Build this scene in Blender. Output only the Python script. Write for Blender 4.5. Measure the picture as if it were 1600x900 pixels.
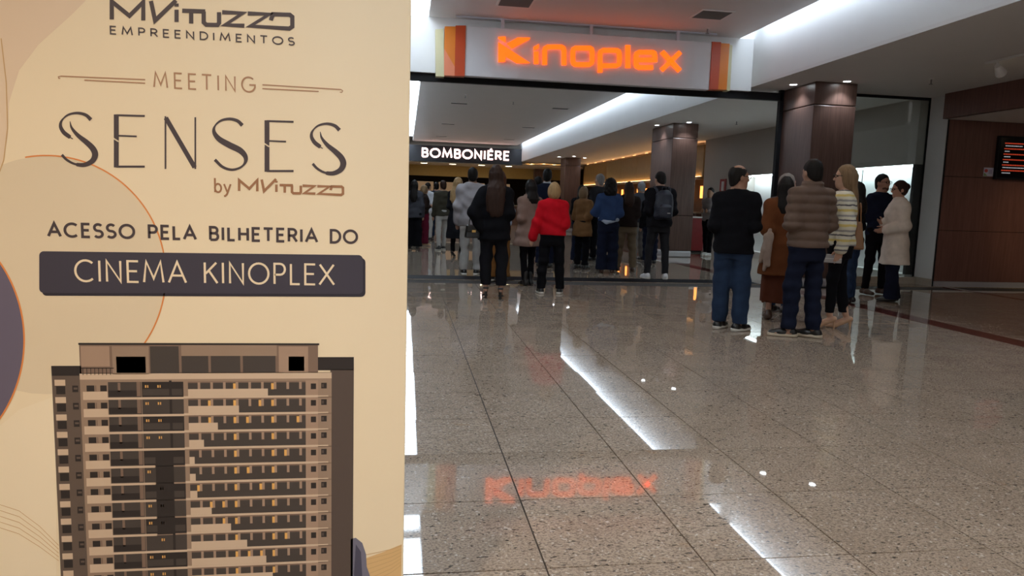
import bpy, math, random
import numpy as np
from mathutils import Matrix, Vector

# ------------------------------------------------------------------ camera / world / exposure
for o in list(bpy.data.objects): bpy.data.objects.remove(o)
scn = bpy.context.scene
COL = scn.collection
FPX, YAW, PITCH, ROLL, CAMH = 1121.22, .150412, .118612, .031586, 1.25264
def cam_basis():
    cy, sy, cp, sp = math.cos(YAW), math.sin(YAW), math.cos(PITCH), math.sin(PITCH)
    f = np.array([sy*cp, cy*cp, -sp]); r0 = np.array([cy, -sy, 0.]); u0 = np.cross(r0, f)
    r = math.cos(ROLL)*r0 + math.sin(ROLL)*u0; u = -math.sin(ROLL)*r0 + math.cos(ROLL)*u0
    return r, u, f
CR, CU, CF = cam_basis()
cd = bpy.data.cameras.new('camera'); cam = bpy.data.objects.new('camera', cd); COL.objects.link(cam)
cd.sensor_width = 36; cd.lens = FPX/1600*36; cd.clip_start = .05; cd.clip_end = 200
M = Matrix(((CR[0], CU[0], -CF[0], 0), (CR[1], CU[1], -CF[1], 0), (CR[2], CU[2], -CF[2], CAMH), (0, 0, 0, 1)))
cam.matrix_world = M
scn.camera = cam
world = bpy.data.worlds.new('world'); scn.world = world; world.use_nodes = True
world.node_tree.nodes['Background'].inputs[0].default_value = (1.0, .94, .90, 1)
world.node_tree.nodes['Background'].inputs[1].default_value = .45
vs = scn.view_settings
vs.view_transform = 'Standard'; vs.look = 'None'; vs.gamma = 1; vs.use_curve_mapping = False
vs.exposure = 0.0
E_STRIP, E_LEFT, E_NICHE = 8.5, 9.0, 4      # cove strips, left cove panels, display niche
W_COLUMN, W_FILL, W_WARM = 26, 62, 30          # watts of the lamps

def ray(px, py):
    return CR*(px-800)/FPX - CU*(py-450)/FPX + CF
def on_y(px, py, Y):                            # point of a wall plane y = Y seen at a photo pixel
    d = ray(px, py); return np.array([0, 0, CAMH]) + d*(Y/d[1])
def on_z(px, py, z=0):
    d = ray(px, py); return np.array([0, 0, CAMH]) + d*((z-CAMH)/d[2])

# ------------------------------------------------------------------ materials
MATS = {}
def _nt(name):
    m = bpy.data.materials.new(name); m.use_nodes = True
    nt = m.node_tree; b = nt.nodes['Principled BSDF']; MATS[name] = m
    return m, nt, b
def mat(name, col, rough=.6, var=.12, scale=12, bump=0., bscale=200, metal=0, spec=.5, stretch=(1, 1, 1), coords='Object'):
    if name in MATS: return MATS[name]
    m, nt, b = _nt(name); N, L = nt.nodes, nt.links
    tc = N.new('ShaderNodeTexCoord'); mp = N.new('ShaderNodeMapping'); mp.inputs['Scale'].default_value = stretch
    L.new(tc.outputs[coords], mp.inputs[0])
    no = N.new('ShaderNodeTexNoise'); no.inputs['Scale'].default_value = scale; no.inputs['Detail'].default_value = 4
    L.new(mp.outputs[0], no.inputs['Vector'])
    mx = N.new('ShaderNodeMix'); mx.data_type = 'RGBA'
    mx.inputs['A'].default_value = (*[c*(1-var) for c in col], 1); mx.inputs['B'].default_value = (*[min(1, c*(1+var)) for c in col], 1)
    L.new(no.outputs[0], mx.inputs['Factor']); L.new(mx.outputs['Result'], b.inputs['Base Color'])
    b.inputs['Roughness'].default_value = rough; b.inputs['Metallic'].default_value = metal
    b.inputs['Specular IOR Level'].default_value = spec
    if bump:
        n2 = N.new('ShaderNodeTexNoise'); n2.inputs['Scale'].default_value = bscale; n2.inputs['Detail'].default_value = 3
        L.new(mp.outputs[0], n2.inputs['Vector'])
        bp_ = N.new('ShaderNodeBump'); bp_.inputs['Strength'].default_value = bump; bp_.inputs['Distance'].default_value = .004
        L.new(n2.outputs[0], bp_.inputs['Height']); L.new(bp_.outputs[0], b.inputs['Normal'])
    return m
def glow(name, col, strength, base=None):
    if name in MATS: return MATS[name]
    m, nt, b = _nt(name)
    b.inputs['Base Color'].default_value = (*(base or col), 1)
    b.inputs['Emission Color'].default_value = (*col, 1); b.inputs['Emission Strength'].default_value = strength
    no = nt.nodes.new('ShaderNodeTexNoise'); no.inputs['Scale'].default_value = 6
    mr = nt.nodes.new('ShaderNodeMapRange'); mr.inputs[3].default_value = strength*.93; mr.inputs[4].default_value = strength*1.07
    nt.links.new(no.outputs[0], mr.inputs[0]); nt.links.new(mr.outputs[0], b.inputs['Emission Strength'])
    return m
def wood(name, c1, c2, rough=.42):
    m, nt, b = _nt(name); N, L = nt.nodes, nt.links
    g = N.new('ShaderNodeNewGeometry'); mp = N.new('ShaderNodeMapping'); mp.inputs['Scale'].default_value = (16, 16, .8)
    L.new(g.outputs['Position'], mp.inputs[0])
    no = N.new('ShaderNodeTexNoise'); no.inputs['Scale'].default_value = 2.2; no.inputs['Detail'].default_value = 7; no.inputs['Roughness'].default_value = .65
    L.new(mp.outputs[0], no.inputs['Vector'])
    cr = N.new('ShaderNodeValToRGB'); cr.color_ramp.elements[0].color = (*c1, 1); cr.color_ramp.elements[1].color = (*c2, 1)
    cr.color_ramp.elements[0].position = .3; cr.color_ramp.elements[1].position = .72
    L.new(no.outputs[0], cr.inputs[0]); L.new(cr.outputs[0], b.inputs['Base Color']); b.inputs['Roughness'].default_value = rough
    return m
def granite(name, joints=False):
    m, nt, b = _nt(name); N, L = nt.nodes, nt.links
    g = N.new('ShaderNodeNewGeometry'); oi = N.new('ShaderNodeObjectInfo')
    sc = N.new('ShaderNodeVectorMath'); sc.operation = 'SCALE'; sc.inputs['Scale'].default_value = 37
    cb = N.new('ShaderNodeCombineXYZ')
    for i in range(3): L.new(oi.outputs['Random'], cb.inputs[i])
    L.new(cb.outputs[0], sc.inputs[0])
    ad = N.new('ShaderNodeVectorMath'); ad.operation = 'ADD'; L.new(g.outputs['Position'], ad.inputs[0]); L.new(sc.outputs[0], ad.inputs[1])
    def noise(scale, st, detail=4, rough=.6):
        mp = N.new('ShaderNodeMapping'); mp.inputs['Scale'].default_value = st; L.new(ad.outputs[0], mp.inputs[0])
        n = N.new('ShaderNodeTexNoise'); n.inputs['Scale'].default_value = scale; n.inputs['Detail'].default_value = detail; n.inputs['Roughness'].default_value = rough
        L.new(mp.outputs[0], n.inputs['Vector']); return n.outputs[0]
    def ramp(src, p0, p1, c0, c1):
        r = N.new('ShaderNodeValToRGB'); r.color_ramp.elements[0].position = p0; r.color_ramp.elements[1].position = p1
        r.color_ramp.elements[0].color = (*c0, 1); r.color_ramp.elements[1].color = (*c1, 1); L.new(src, r.inputs[0]); return r.outputs[0]
    def mix(f, a, c):
        x = N.new('ShaderNodeMix'); x.data_type = 'RGBA'; L.new(f, x.inputs['Factor']); L.new(a, x.inputs['A'])
        if isinstance(c, tuple): x.inputs['B'].default_value = (*c, 1)
        else: L.new(c, x.inputs['B'])
        return x.outputs['Result']
    base = ramp(noise(3, (1, 1, 1)), .3, .75, (.36, .285, .215), (.48, .39, .305))
    fine = mix(ramp(noise(95, (1, 1.4, 1), 2), .46, .60, (0, 0, 0), (.85, .85, .85)), base, (.20, .158, .128))
    rust = mix(ramp(noise(9, (1, 1.3, 1), 5), .64, .78, (0, 0, 0), (.6, .6, .6)), fine, (.36, .21, .10))
    dark = mix(ramp(noise(46, (.8, 1.6, 1), 3), .61, .66, (0, 0, 0), (.95, .95, .95)), rust, (.05, .043, .04))
    pale = mix(ramp(noise(60, (1, 1, 1), 2), .62, .70, (0, 0, 0), (.6, .6, .6)), dark, (.74, .68, .60))
    stain = mix(ramp(noise(2.1, (1, 1.5, 1), 6, .7), .665, .74, (0, 0, 0), (.55, .55, .55)), pale, (.10, .075, .06))
    pale = stain; out = pale
    if joints:
        sx = N.new('ShaderNodeSeparateXYZ'); L.new(g.outputs['Position'], sx.inputs[0])
        fs = []
        for ax, off in (('X', .49989), ('Y', 2.30267)):
            a = N.new('ShaderNodeMath'); a.operation = 'SUBTRACT'; L.new(sx.outputs[ax], a.inputs[0]); a.inputs[1].default_value = off-57.3
            d = N.new('ShaderNodeMath'); d.operation = 'DIVIDE'; L.new(a.outputs[0], d.inputs[0]); d.inputs[1].default_value = .573
            f = N.new('ShaderNodeMath'); f.operation = 'FRACT'; L.new(d.outputs[0], f.inputs[0])
            l = N.new('ShaderNodeMath'); l.operation = 'LESS_THAN'; L.new(f.outputs[0], l.inputs[0]); l.inputs[1].default_value = .008
            fs.append(l)
        mxm = N.new('ShaderNodeMath'); mxm.operation = 'MAXIMUM'; L.new(fs[0].outputs[0], mxm.inputs[0]); L.new(fs[1].outputs[0], mxm.inputs[1])
        out = mix(mxm.outputs[0], pale, (.08, .07, .06))
    L.new(out, b.inputs['Base Color'])
    b.inputs['Roughness'].default_value = .022; b.inputs['IOR'].default_value = 1.75
    return m
m_white = mat('white_paint', (.78, .77, .76), .7, .03, 3)
m_ceil = mat('ceiling_paint', (.74, .72, .71), .8, .03, 2)
m_wood = wood('dark_walnut', (.085, .047, .038), (.16, .092, .073), .36)
m_wood2 = wood('red_walnut', (.13, .058, .046), (.20, .095, .074), .4)
m_dark = mat('black_metal', (.010, .010, .012), .55, .1, spec=.2)
m_steel = mat('brushed_steel', (.66, .67, .72), .38, .06, 8, metal=.6, stretch=(1, 1, 30))
m_taupe = mat('taupe_paint', (.50, .465, .43), .75, .04, 2)
m_stone = mat('beige_stone', (.42, .36, .29), .4, .12, 20)
m_gran = granite('granite_tile')
m_granfar = granite('granite_far', True)
m_strip = glow('cool_led', (.74, .87, 1), E_STRIP)
m_leftcove = glow('cool_cove_panel', (.76, .88, 1), E_LEFT)
m_lamp = glow('cool_lamp', (.9, .97, 1), 22)
m_warm = glow('warm_lamp', (1, .82, .5), 14)

# ------------------------------------------------------------------ mesh helpers
def tag(o, label=None, cat=None, group=None, kind=None):
    if label: o['label'] = label
    if cat: o['category'] = cat
    if group: o['group'] = group
    if kind: o['kind'] = kind
    return o
def empty(name, loc=(0, 0, 0), rz=0, s=1):
    o = bpy.data.objects.new(name, None); COL.objects.link(o); o.location = loc; o.rotation_euler = (0, 0, rz); o.scale = (s, s, s)
    o.empty_display_size = .1
    return o
def link(name, me, m, parent=None):
    o = bpy.data.objects.new(name, me); COL.objects.link(o)
    if m is not None and len(me.materials) == 0: me.materials.append(m)
    if parent is not None: o.parent = parent
    return o
class MB:
    def __init__(s): s.v = []; s.f = []; s.mi = []
    def poly(s, pts, mi=0):
        n = len(s.v); s.v += [tuple(map(float, p)) for p in pts]; s.f.append(tuple(range(n, n+len(pts)))); s.mi.append(mi)
    def box(s, x0, x1, y0, y1, z0, z1, mi=0):
        n = len(s.v)
        s.v += [(x, y, z) for z in (z0, z1) for y in (y0, y1) for x in (x0, x1)]
        for q in ((0, 2, 3, 1), (4, 5, 7, 6), (0, 1, 5, 4), (2, 6, 7, 3), (0, 4, 6, 2), (1, 3, 7, 5)):
            s.f.append(tuple(n+i for i in q)); s.mi.append(mi)
    def prism(s, pts, d, mi=0):           # pts: 3D outline, d: extrusion vector
        a = [tuple(map(float, p)) for p in pts]; b = [tuple(p[i]+d[i] for i in range(3)) for p in a]; n = len(s.v); k = len(a)
        s.v += a+b; s.f.append(tuple(range(n, n+k))); s.f.append(tuple(range(n+2*k-1, n+k-1, -1))); s.mi += [mi, mi]
        for i in range(k):
            j = (i+1) % k; s.f.append((n+j, n+i, n+k+i, n+k+j)); s.mi.append(mi)
    def tube(s, a, b, r0, r1=None, n=12, mi=0):
        r1 = r0 if r1 is None else r1; a = Vector(a); b = Vector(b); d = (b-a).normalized()
        u = d.orthogonal().normalized(); w = d.cross(u); k = len(s.v)
        for p, r in ((a, r0), (b, r1)):
            for i in range(n):
                t = 2*math.pi*i/n; q = p+u*(r*math.cos(t))+w*(r*math.sin(t)); s.v.append(tuple(q))
        for i in range(n):
            j = (i+1) % n; s.f.append((k+i, k+j, k+n+j, k+n+i)); s.mi.append(mi)
        s.f.append(tuple(range(k+n-1, k-1, -1))); s.f.append(tuple(range(k+n, k+2*n))); s.mi += [mi, mi]
    def mesh(s, name, mats, bevel=0):
        me = bpy.data.meshes.new(name); me.from_pydata(s.v, [], s.f)
        for m in (mats if isinstance(mats, (list, tuple)) else [mats]): me.materials.append(m)
        if any(s.mi): me.polygons.foreach_set('material_index', s.mi)
        me.update(); return me
    def build(s, name, mats, parent=None, bevel=0):
        o = link(name, s.mesh(name, mats), None, parent)
        if bevel:
            md = o.modifiers.new('bevel', 'BEVEL'); md.width = bevel; md.segments = 2; md.limit_method = 'ANGLE'
        return o
def box(name, x0, x1, y0, y1, z0, z1, m, parent=None, bevel=0):
    b = MB(); b.box(x0, x1, y0, y1, z0, z1); return b.build(name, m, parent, bevel)
def struct(o): o['kind'] = 'structure'; return o

# ------------------------------------------------------------------ the setting
ZL, ZT = 3.347, 4.15            # low ceiling, raised coffer ceiling
XB, XE0, XE1 = 5.861, .331, 5.61   # right bulkhead, coffer panel edges
YP, YEND = 11.7, 36.8           # portal plane, far counter fascia
T = .573; TX0, TY0 = .49989, 2.30267

floor = struct(box('floor', -7, 15, -7, 11.45, -.08, -.012, mat('grout', (.035, .03, .027), .9)))
ff = box('far_paving', -7, 15, 11.45, 48, -.08, 0, m_granfar, floor)
# granite tiles
tm = MB(); g_ = .0032; tm.box(-T/2+g_, T/2-g_, -T/2+g_, T/2-g_, -.012, 0)
tile_me = tm.mesh('tile', m_gran)
rng = random.Random(5)
NT = 0
def visible_tile(cx, cy):
    for dx in (-.3, 0, .3):
        for dy in (-.3, 0, .3):
            p = np.array([cx+dx, cy+dy, -CAMH]); d = p@CF
            if d < .3: continue
            u = 800+FPX*(p@CR)/d; v = 450-FPX*(p@CU)/d
            if 600 < u < 1640 and v < 940: return True
    return False
hid = MB()
for j in range(-16, 16):
    for i in range(-13, 26):
        cx = TX0+T*(i-.5); cy = TY0+T*(j+.5)
        if cy+T/2 > 11.47: continue
        if visible_tile(cx, cy) and NT < 300:
            o = link('tile', tile_me, None, floor); NT += 1
            o.location = (cx, cy, 0); o.rotation_euler = (rng.gauss(0, .0009), rng.gauss(0, .0009), 0)
        else:
            hid.box(cx-T/2+g_, cx+T/2-g_, cy-T/2+g_, cy+T/2-g_, -.012, 0)
tag(hid.build('paving', m_gran, floor), kind='stuff')
m_blk = mat('black_granite', (.008, .008, .011), .6, .3, 40, spec=.04)
m_red = mat('red_granite', (.115, .035, .028), .08, .25, 40)
box('threshold_strip', -7, 6.5, 11.46, 12.0, -.01, .002, m_blk, floor)
b = MB(); b.box(6.02, 6.30, 2, 24, -.01, .0025); b.build('red_stripe', m_red, floor)
b = MB(); b.box(9.46, 9.58, 4, 11.40, -.01, .0025); b.build('brown_stripe', m_red, floor)

ceil_n = struct(box('ceiling', XE0, XE1, -7, 11.95, ZT, ZT+.06, m_ceil))
box('far_coffer_panel', XE0, XE1, 12.0, YEND, ZT, ZT+.06, m_ceil, ceil_n)
box('low_ceiling', XB, 9.2, -7, 12.0, ZL, ZL+.05, m_ceil, ceil_n)
box('low_ceiling', 9.2, 9.75, 11.46, 12.0, ZL, ZL+.05, m_ceil, ceil_n)
box('low_ceiling', XB, 12, 12.0, 46, ZL, ZL+.05, m_ceil, ceil_n)
box('low_ceiling', -7, -.16, -7, 46, ZL, ZL+.05, m_ceil, ceil_n)
box('alcove_ceiling', 9.2, 15, -7, 11.46, 2.92, 2.97, m_white, ceil_n)
struct(box('trim_1', XB, XB+.06, -7, 46, ZL+.05, 4.46, m_white))           # right bulkhead face
struct(box('trim_2', -.22, -.16, -7, 46, ZL-.01, 4.46, m_white))           # left bulkhead face
# cove light strips
for nm, y0, y1 in (('cove_light', -6.9, 11.55), ('cove_light', 12.05, YEND-.05)):
    o = box(nm, XE1+.005, XB-.005, y0, y1, 4.36, 4.38, m_strip)
    tag(o, 'cool white light strip in the right ceiling cove ' + ('before the cinema sign' if y0 < 0 else 'beyond the cinema sign'), 'light', 'ceiling cove lights')
    o = box(nm, -.15, XE0-.01, y0, y1, 4.38, 4.40, m_leftcove)
    tag(o, 'bright light panel in the left ceiling cove ' + ('before the cinema sign' if y0 < 0 else 'beyond the cinema sign'), 'light', 'ceiling cove lights')
struct(box('trim_3', -.22, XB+.06, -7, 46, 4.46, 4.52, m_white))           # slab above the coffer
# walls
struct(box('wall_left', -7.1, -7, -7, 46, 0, 3.4, m_taupe))
wr = struct(box('wall_right', 9.45, 9.65, 12.0, 21.39, 0, ZL, m_taupe))
box('upper_wall', 9.142, 9.45, 12.0, 21.39, 2.17, ZL, m_taupe, wr)
box('wall_end', 9.142, 9.45, 18.6, 21.39, 0, 2.17, m_taupe, wr)
box('wall_foot', 9.142, 9.45, 12.0, 18.6, 0, .16, m_white, wr)
box('display_back', 9.42, 9.45, 12.0, 18.6, .16, 2.17, m_white, wr)
box('dark_frame', 9.15, 9.42, 11.98, 12.06, .16, 2.17, m_dark, wr)
for y in (13.9, 15.5, 17.1): box('panel_joint', 9.412, 9.42, y, y+.012, .16, 2.17, m_dark, wr)
o = box('display_light', 9.16, 9.30, 12.1, 18.55, 2.14, 2.168, glow('display_led', (.80, .96, 1), E_NICHE*3))
tag(o, 'cool light strip along the top of the recessed white display', 'light')
# far right: gold fascia over a warm lit bar
m_gold = mat('gold_panel', (.34, .25, .12), .45, .15, 6)
struct(box('wall_side', 10.6, 10.7, 21.39, 46, 0, ZL, mat('brown_wall', (.16, .09, .05), .6)))
bar = empty('bar_counter', (9.142, 24, 0))
tag(bar, 'gold fronted bar with a warm lit niche behind the queue', 'bar')
def lbox(name, par, x0, x1, y0, y1, z0, z1, m, bevel=0):
    l = par.location; return box(name, x0-l.x, x1-l.x, y0-l.y, y1-l.y, z0-l.z, z1-l.z, m, par, bevel)
for k in range(7): lbox('fascia_panel', bar, 9.142, 9.2, 21.5+k*2.18, 21.5+k*2.18+2.165, 2.24, 3.22, m_gold)
lbox('bulkhead_rail', bar, 9.10, 9.14, 21.5, 36.8, 3.245, 3.272, mat('brass', (.5, .33, .16), .35, metal=1))
lbox('light_shelf', bar, 9.05, 9.3, 21.5, 36.8, 2.16, 2.24, mat('pale_gold', (.50, .36, .20), .5))
lbox('counter', bar, 9.142, 9.75, 21.8, 36.8, 0, 1.08, m_wood); lbox('worktop', bar, 9.1, 9.8, 21.7, 36.8, 1.08, 1.13, m_stone)
for k in range(12):
    lbox('bar_lamp', bar, 10.50, 10.56, 22.3+k*1.2, 22.42+k*1.2, 1.62, 2.05, glow('amber_lamp', (1, .34, .07), 3))
lbox('added_fill_strip', bar, 9.20, 9.26, 21.6, 36.7, 3.18, 3.195, glow('amber_fill', (1, .52, .22), 5))  # hidden strip added behind the fascia top to tint the low ceiling orange
lbox('shelf_light', bar, 9.075, 9.125, 21.6, 36.7, 2.242, 2.25, glow('shelf_strip', (1, .58, .26), 11))
for k in range(10):
    lbox('rail_lamp', bar, 9.10, 9.135, 22.2+k*1.5, 22.5+k*1.5, 3.275, 3.295, glow('amber_rail', (1, .55, .22), 2.2))
# portal ---------------------------------------------------------------
pw = struct(box('wall_portal', -.16, XB, 11.95, 12.03, 3.285, ZT, m_white))
struct(box('trim_4', -7, 6.5, 12.03, 12.12, 3.165, 3.295, m_dark))           # dark lintel
struct(box('trim_5', 6.46, 6.525, 12.03, 12.12, 0, 3.347, m_dark))          # portal jamb
struct(box('wall_portal_left', -7, -.2, 11.75, 11.95, 3.22, ZL, m_white))
# glass partition right of the column
gl, nt, bb = _nt('clear_glass'); bb.inputs['Transmission Weight'].default_value = 1; bb.inputs['Roughness'].default_value = 0; bb.inputs['IOR'].default_value = 1.45
bb.inputs['Base Color'].default_value = (.86, .93, .92, 1)
no_ = nt.nodes.new('ShaderNodeTexNoise'); no_.inputs['Scale'].default_value = 1
mr_ = nt.nodes.new('ShaderNodeMapRange'); mr_.inputs[3].default_value = 0; mr_.inputs[4].default_value = .01
nt.links.new(no_.outputs[0], mr_.inputs[0]); nt.links.new(mr_.outputs[0], bb.inputs['Roughness'])
gp = struct(box('window_1', 7.27, 9.30, 11.955, 11.967, .12, 3.30, gl))
b = MB(); b.box(7.27, 9.32, 11.94, 11.98, 3.30, 3.347); b.box(9.285, 9.32, 11.94, 11.98, .1, 3.3); b.build('window_frame', m_dark, gp)
box('window_sill', 7.2, 9.34, 11.86, 12.0, 0, .12, m_stone, gp)
# white return wall + wood wall with alcove header
rw = struct(box('wall_return', 9.30, 9.50, 11.49, 11.95, 0, ZL, m_white))
box('baseboard', 9.28, 9.30, 11.49, 11.95, 0, .13, m_stone, rw)
ww = struct(box('wall_wood', 9.31, 15, 11.48, 11.6, 0, ZL, m_dark))
for z0, z1 in ((.10, .995), (1.005, 1.942), (1.952, 2.915)):
    for x0, x1 in ((9.33, 11.9), (11.908, 14.9)):
        box('wood_panel', x0, x1, 11.46, 11.485, z0, z1, m_wood2, ww)
box('kick_plate', 9.33, 14.9, 11.452, 11.485, .0, .096, m_steel, ww)
struct(box('trim_6', 9.18, 9.26, -7, 11.46, 2.92, 3.40, m_wood2))          # wood header over the alcove
struct(box('wall_alcove', 14.9, 15, -7, 11.5, 0, 3.0, m_wood2))
# end of the hall: counter under the bomboniere sign
m_ylw = mat('ochre_paint', (.55, .38, .12), .6)
we = struct(box('wall_far', -7, 12, 44, 44.2, 0, 3.4, mat('dark_brown_wall', (.035, .025, .02), .7)))
box('counter_ceiling', -7, 9.1, YEND+.1, 44, 3.12, 3.2, mat('cream_paint', (.62, .52, .38), .7), we)
box('ochre_fascia', -7, 9.1, 39.6, 39.7, 2.55, 3.12, m_ylw, we)
ct = empty('snack_counter', (2.5, 40.5, 0)); tag(ct, 'dark snack counter under the lit sign at the hall end', 'counter')
lbox('counter_body', ct, -4, 6.5, 40.2, 40.9, 0, 1.05, m_wood); lbox('worktop', ct, -4.1, 6.6, 40.1, 41, 1.05, 1.1, m_stone)
for k in range(5):
    s = empty('menu_board', (-.6+k*1.55, 43.9, 1.9)); tag(s, ('first', 'second', 'third', 'fourth', 'fifth')[k]+' dark menu screen from the left above the snack counter', 'screen', 'menu screens')
    lbox('screen_panel', s, -1.2+k*1.55, .2+k*1.55, 43.88, 43.98, 1.75, 2.4, m_dark)
    lbox('screen_image', s, -1.12+k*1.55, .12+k*1.55, 43.87, 43.88, 1.8, 2.35, glow('dim_screen', (.35, .22, .12), .5))

# columns
def column(x0, x1, y0, y1, label, top=ZL):
    c = empty('column', ((x0+x1)/2, (y0+y1)/2, 0)); tag(c, label, 'column', 'wood clad columns')
    for z0, z1 in ((.16, 1.05), (1.058, 2.98), (2.99, top)):
        lbox('wood_panel', c, x0, x1, y0, y1, z0, z1, m_wood, .012)
    lbox('column_core', c, x0+.03, x1-.03, y0+.03, y1-.03, .0, top-.01, m_dark)
    lbox('kick_plate', c, x0-.004, x1+.004, y0-.004, y1+.004, 0, .16, m_steel, .03)
    return c
column(6.53, 7.27, 11.06, 12.15, 'large walnut clad column at the right end of the cinema sign')
column(6.58, 7.24, 17.45, 19.0, 'walnut clad column standing behind the man with the backpack')
column(7.14, 7.86, 32.2, 33.2, 'slender looking far column with three spotlights, right of the lit snack sign')
column(7.0, 7.8, 39.1, 40.6, 'farthest column glowing amber beside the snack counter')
# lamps
def downlight(x, y, z, m, watt, col, label, r=.055, spot=1.9, cat_group='recessed downlights', size=None):
    d = empty('downlight', (x, y, z)); tag(d, label, 'lamp', cat_group)
    b = MB(); b.tube((0, 0, -.004), (0, 0, .02), r, n=16); b.build('lens', m, d)
    b = MB()
    for k in range(20):
        a0, a1 = 2*math.pi*k/20, 2*math.pi*(k+1)/20
        p = lambda a, q, zz: (q*math.cos(a), q*math.sin(a), zz)
        b.poly([p(a0, r, -.003), p(a1, r, -.003), p(a1, r*1.35, -.008), p(a0, r*1.35, -.008)]); b.poly([p(a0, r*1.35, -.008), p(a1, r*1.35, -.008), p(a1, r*1.38, .004), p(a0, r*1.38, .004)])
    b.build('rim', m_white, d)
    if watt:
        l = bpy.data.lights.new('lamp_light', 'SPOT'); l.energy = watt; l.color = col; l.spot_size = spot; l.spot_blend = .6; l.shadow_soft_size = r
        lo = bpy.data.objects.new('lamp_light', l); COL.objects.link(lo); lo.parent = d; lo.location = (0, 0, -.03)
    return d
COOL, WARM = (.82, .92, 1), (1, .78, .5)
downlight(6.36, 11.45, ZL, m_lamp, W_COLUMN, COOL, 'bright downlight left of the large column head')
downlight(6.97, 10.90, ZL, m_lamp, W_COLUMN, COOL, 'bright downlight in front of the large column head')
downlight(6.38, 18.1, ZL, m_lamp, W_COLUMN, COOL, 'bright downlight left of the column behind the backpack man')
downlight(6.88, 17.2, ZL, m_lamp, W_COLUMN, COOL, 'bright downlight in front of the column behind the backpack man')
for k, (x, y) in enumerate(((6.8, 32.0), (7.3, 31.2), (7.95, 31.9))):
    downlight(x, y, ZL, m_lamp, 12, COOL, ('left', 'middle', 'right')[k]+' of three downlights around the slender far column', .07)
for k, (x, y) in enumerate(((6.75, 38.9), (7.3, 38.2), (7.95, 38.6))):
    downlight(x, y, ZL, m_warm, 150, (1, .55, .22), ('left', 'middle', 'right')[k]+' of three warm downlights at the farthest amber column', .08)
for k, x in enumerate((.93, 2.4, 3.9, 5.33)):
    downlight(x, 37.6, 3.12, m_warm, 75, WARM, ('first', 'second', 'third', 'fourth')[k]+' warm downlight from the left under the lit snack sign', .17, 2.6)
# added unseen fill lamps that brighten the banner, floor, people and wood wall
for x, y, z, f, w_ in ((-1.3, -.75, ZL, 7.3, 'behind the photographer on the low left ceiling'), (1.4, -.9, ZT, 1, 'behind the photographer, left of the pair in the coffer'), (3.6, -.9, ZT, 1, 'behind the photographer, right of the pair in the coffer'),
                  (1.4, 3.2, ZT, .6, 'above the near floor, left of the pair in the coffer'), (3.6, 3.2, ZT, .6, 'above the near floor, right of the pair in the coffer'), (7.4, .6, ZL, 1, 'on the low right ceiling beside the photographer'), (1.7, 7.4, ZT, .6, 'high above the floor before the queue, left'), (4.2, 7.4, ZT, .6, 'high above the floor before the queue, right'), (10.9, 9.9, 2.92, .4, 'in the alcove ceiling near the session screen'), (12.6, 8.6, 2.92, .4, 'in the alcove ceiling right of the session screen')):
    downlight(x, y, z, m_warm, W_FILL*f, (1, .80, .6), 'added unseen warm fill downlight '+w_, .09, 2.5, 'added fill downlights')
# track light over the right side
tr = empty('track_light', (7.77, 8.7, ZL-.004)); tag(tr, 'white ceiling track with a tilted warm spotlight at the upper right', 'lamp')
b = MB(); b.box(-.02, .02, -2.2, .3, -.03, 0); b.build('track', m_white, tr)
b = MB(); b.tube((0, .1, -.03), (0, .1, -.10), .014); b.build('stem', m_white, tr)
b = MB(); b.tube((-.03, .06, -.09), (.10, .13, -.17), .035, .07, 16); b.build('lamp_head', m_white, tr)
b = MB(); b.tube((.1005, .1305, -.1705), (.106, .134, -.174), .06, .06, 16); b.build('lamp_lens', glow('soft_warm', (1, .78, .45), 2.5), tr)
l = bpy.data.lights.new('track_spot', 'SPOT'); l.energy = W_WARM*4; l.color = (1, .72, .38); l.spot_size = .7; l.spot_blend = .7; l.shadow_soft_size = .05
lo = bpy.data.objects.new('track_spot', l); COL.objects.link(lo); lo.parent = tr; lo.location = (.13, .15, -.19); lo.rotation_euler = Vector((.80, .42, -.50)).to_track_quat('-Z', 'Y').to_euler()
# vents, diffusers, sprinklers
def vent(x, y, w, d, label):
    v = empty('air_vent', (x, y, ZT)); tag(v, label, 'vent', 'ceiling air vents')
    b = MB(); o_ = .03; b.box(-w/2, w/2, -d/2, -d/2+o_, -.012, 0); b.box(-w/2, w/2, d/2-o_, d/2, -.012, 0); b.box(-w/2, -w/2+o_, -d/2+o_, d/2-o_, -.012, 0); b.box(w/2-o_, w/2, -d/2+o_, d/2-o_, -.012, 0)
    b.build('frame', m_white, v)
    box('throat', -w/2+o_, w/2-o_, -d/2+o_, d/2-o_, -.004, -.001, m_dark, v)
    n = max(2, int(d/.05))
    for k in range(n):
        y0 = -d/2+o_+(d-2*o_)*k/n; b = MB(); b.prism([(-w/2+o_, y0, -.004), (-w/2+o_, y0+.03, -.014), (-w/2+o_, y0+.033, -.011), (-w/2+o_, y0+.003, -.002)], (w-2*o_, 0, 0)); b.build('slat', mat('vent_grey', (.16, .15, .15), .6), v)
vent(1.55, 10.75, .52, .5, 'square ceiling vent above the left end of the cinema sign'); vent(4.52, 10.65, .52, .5, 'square ceiling vent above the right end of the cinema sign')
for k, (x, y) in enumerate(((1.56, 22.0), (4.66, 22.0), (1.58, 28.0), (4.68, 27.9), (1.59, 33.5), (4.74, 33.6))):
    v = empty('slot_diffuser', (x, y, ZT)); tag(v, ('nearest', 'middle', 'farthest')[k//2]+' dark slot diffuser in the '+('left', 'right')[k % 2]+' row of the inner ceiling', 'vent', 'slot diffusers')
    box('slot', -.24, .24, -.12, .12, -.006, 0, m_dark, v)
    for q in (-.13, .12): box('edge', -.25, .25, q, q+.012, -.01, 0, m_white, v)
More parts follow.
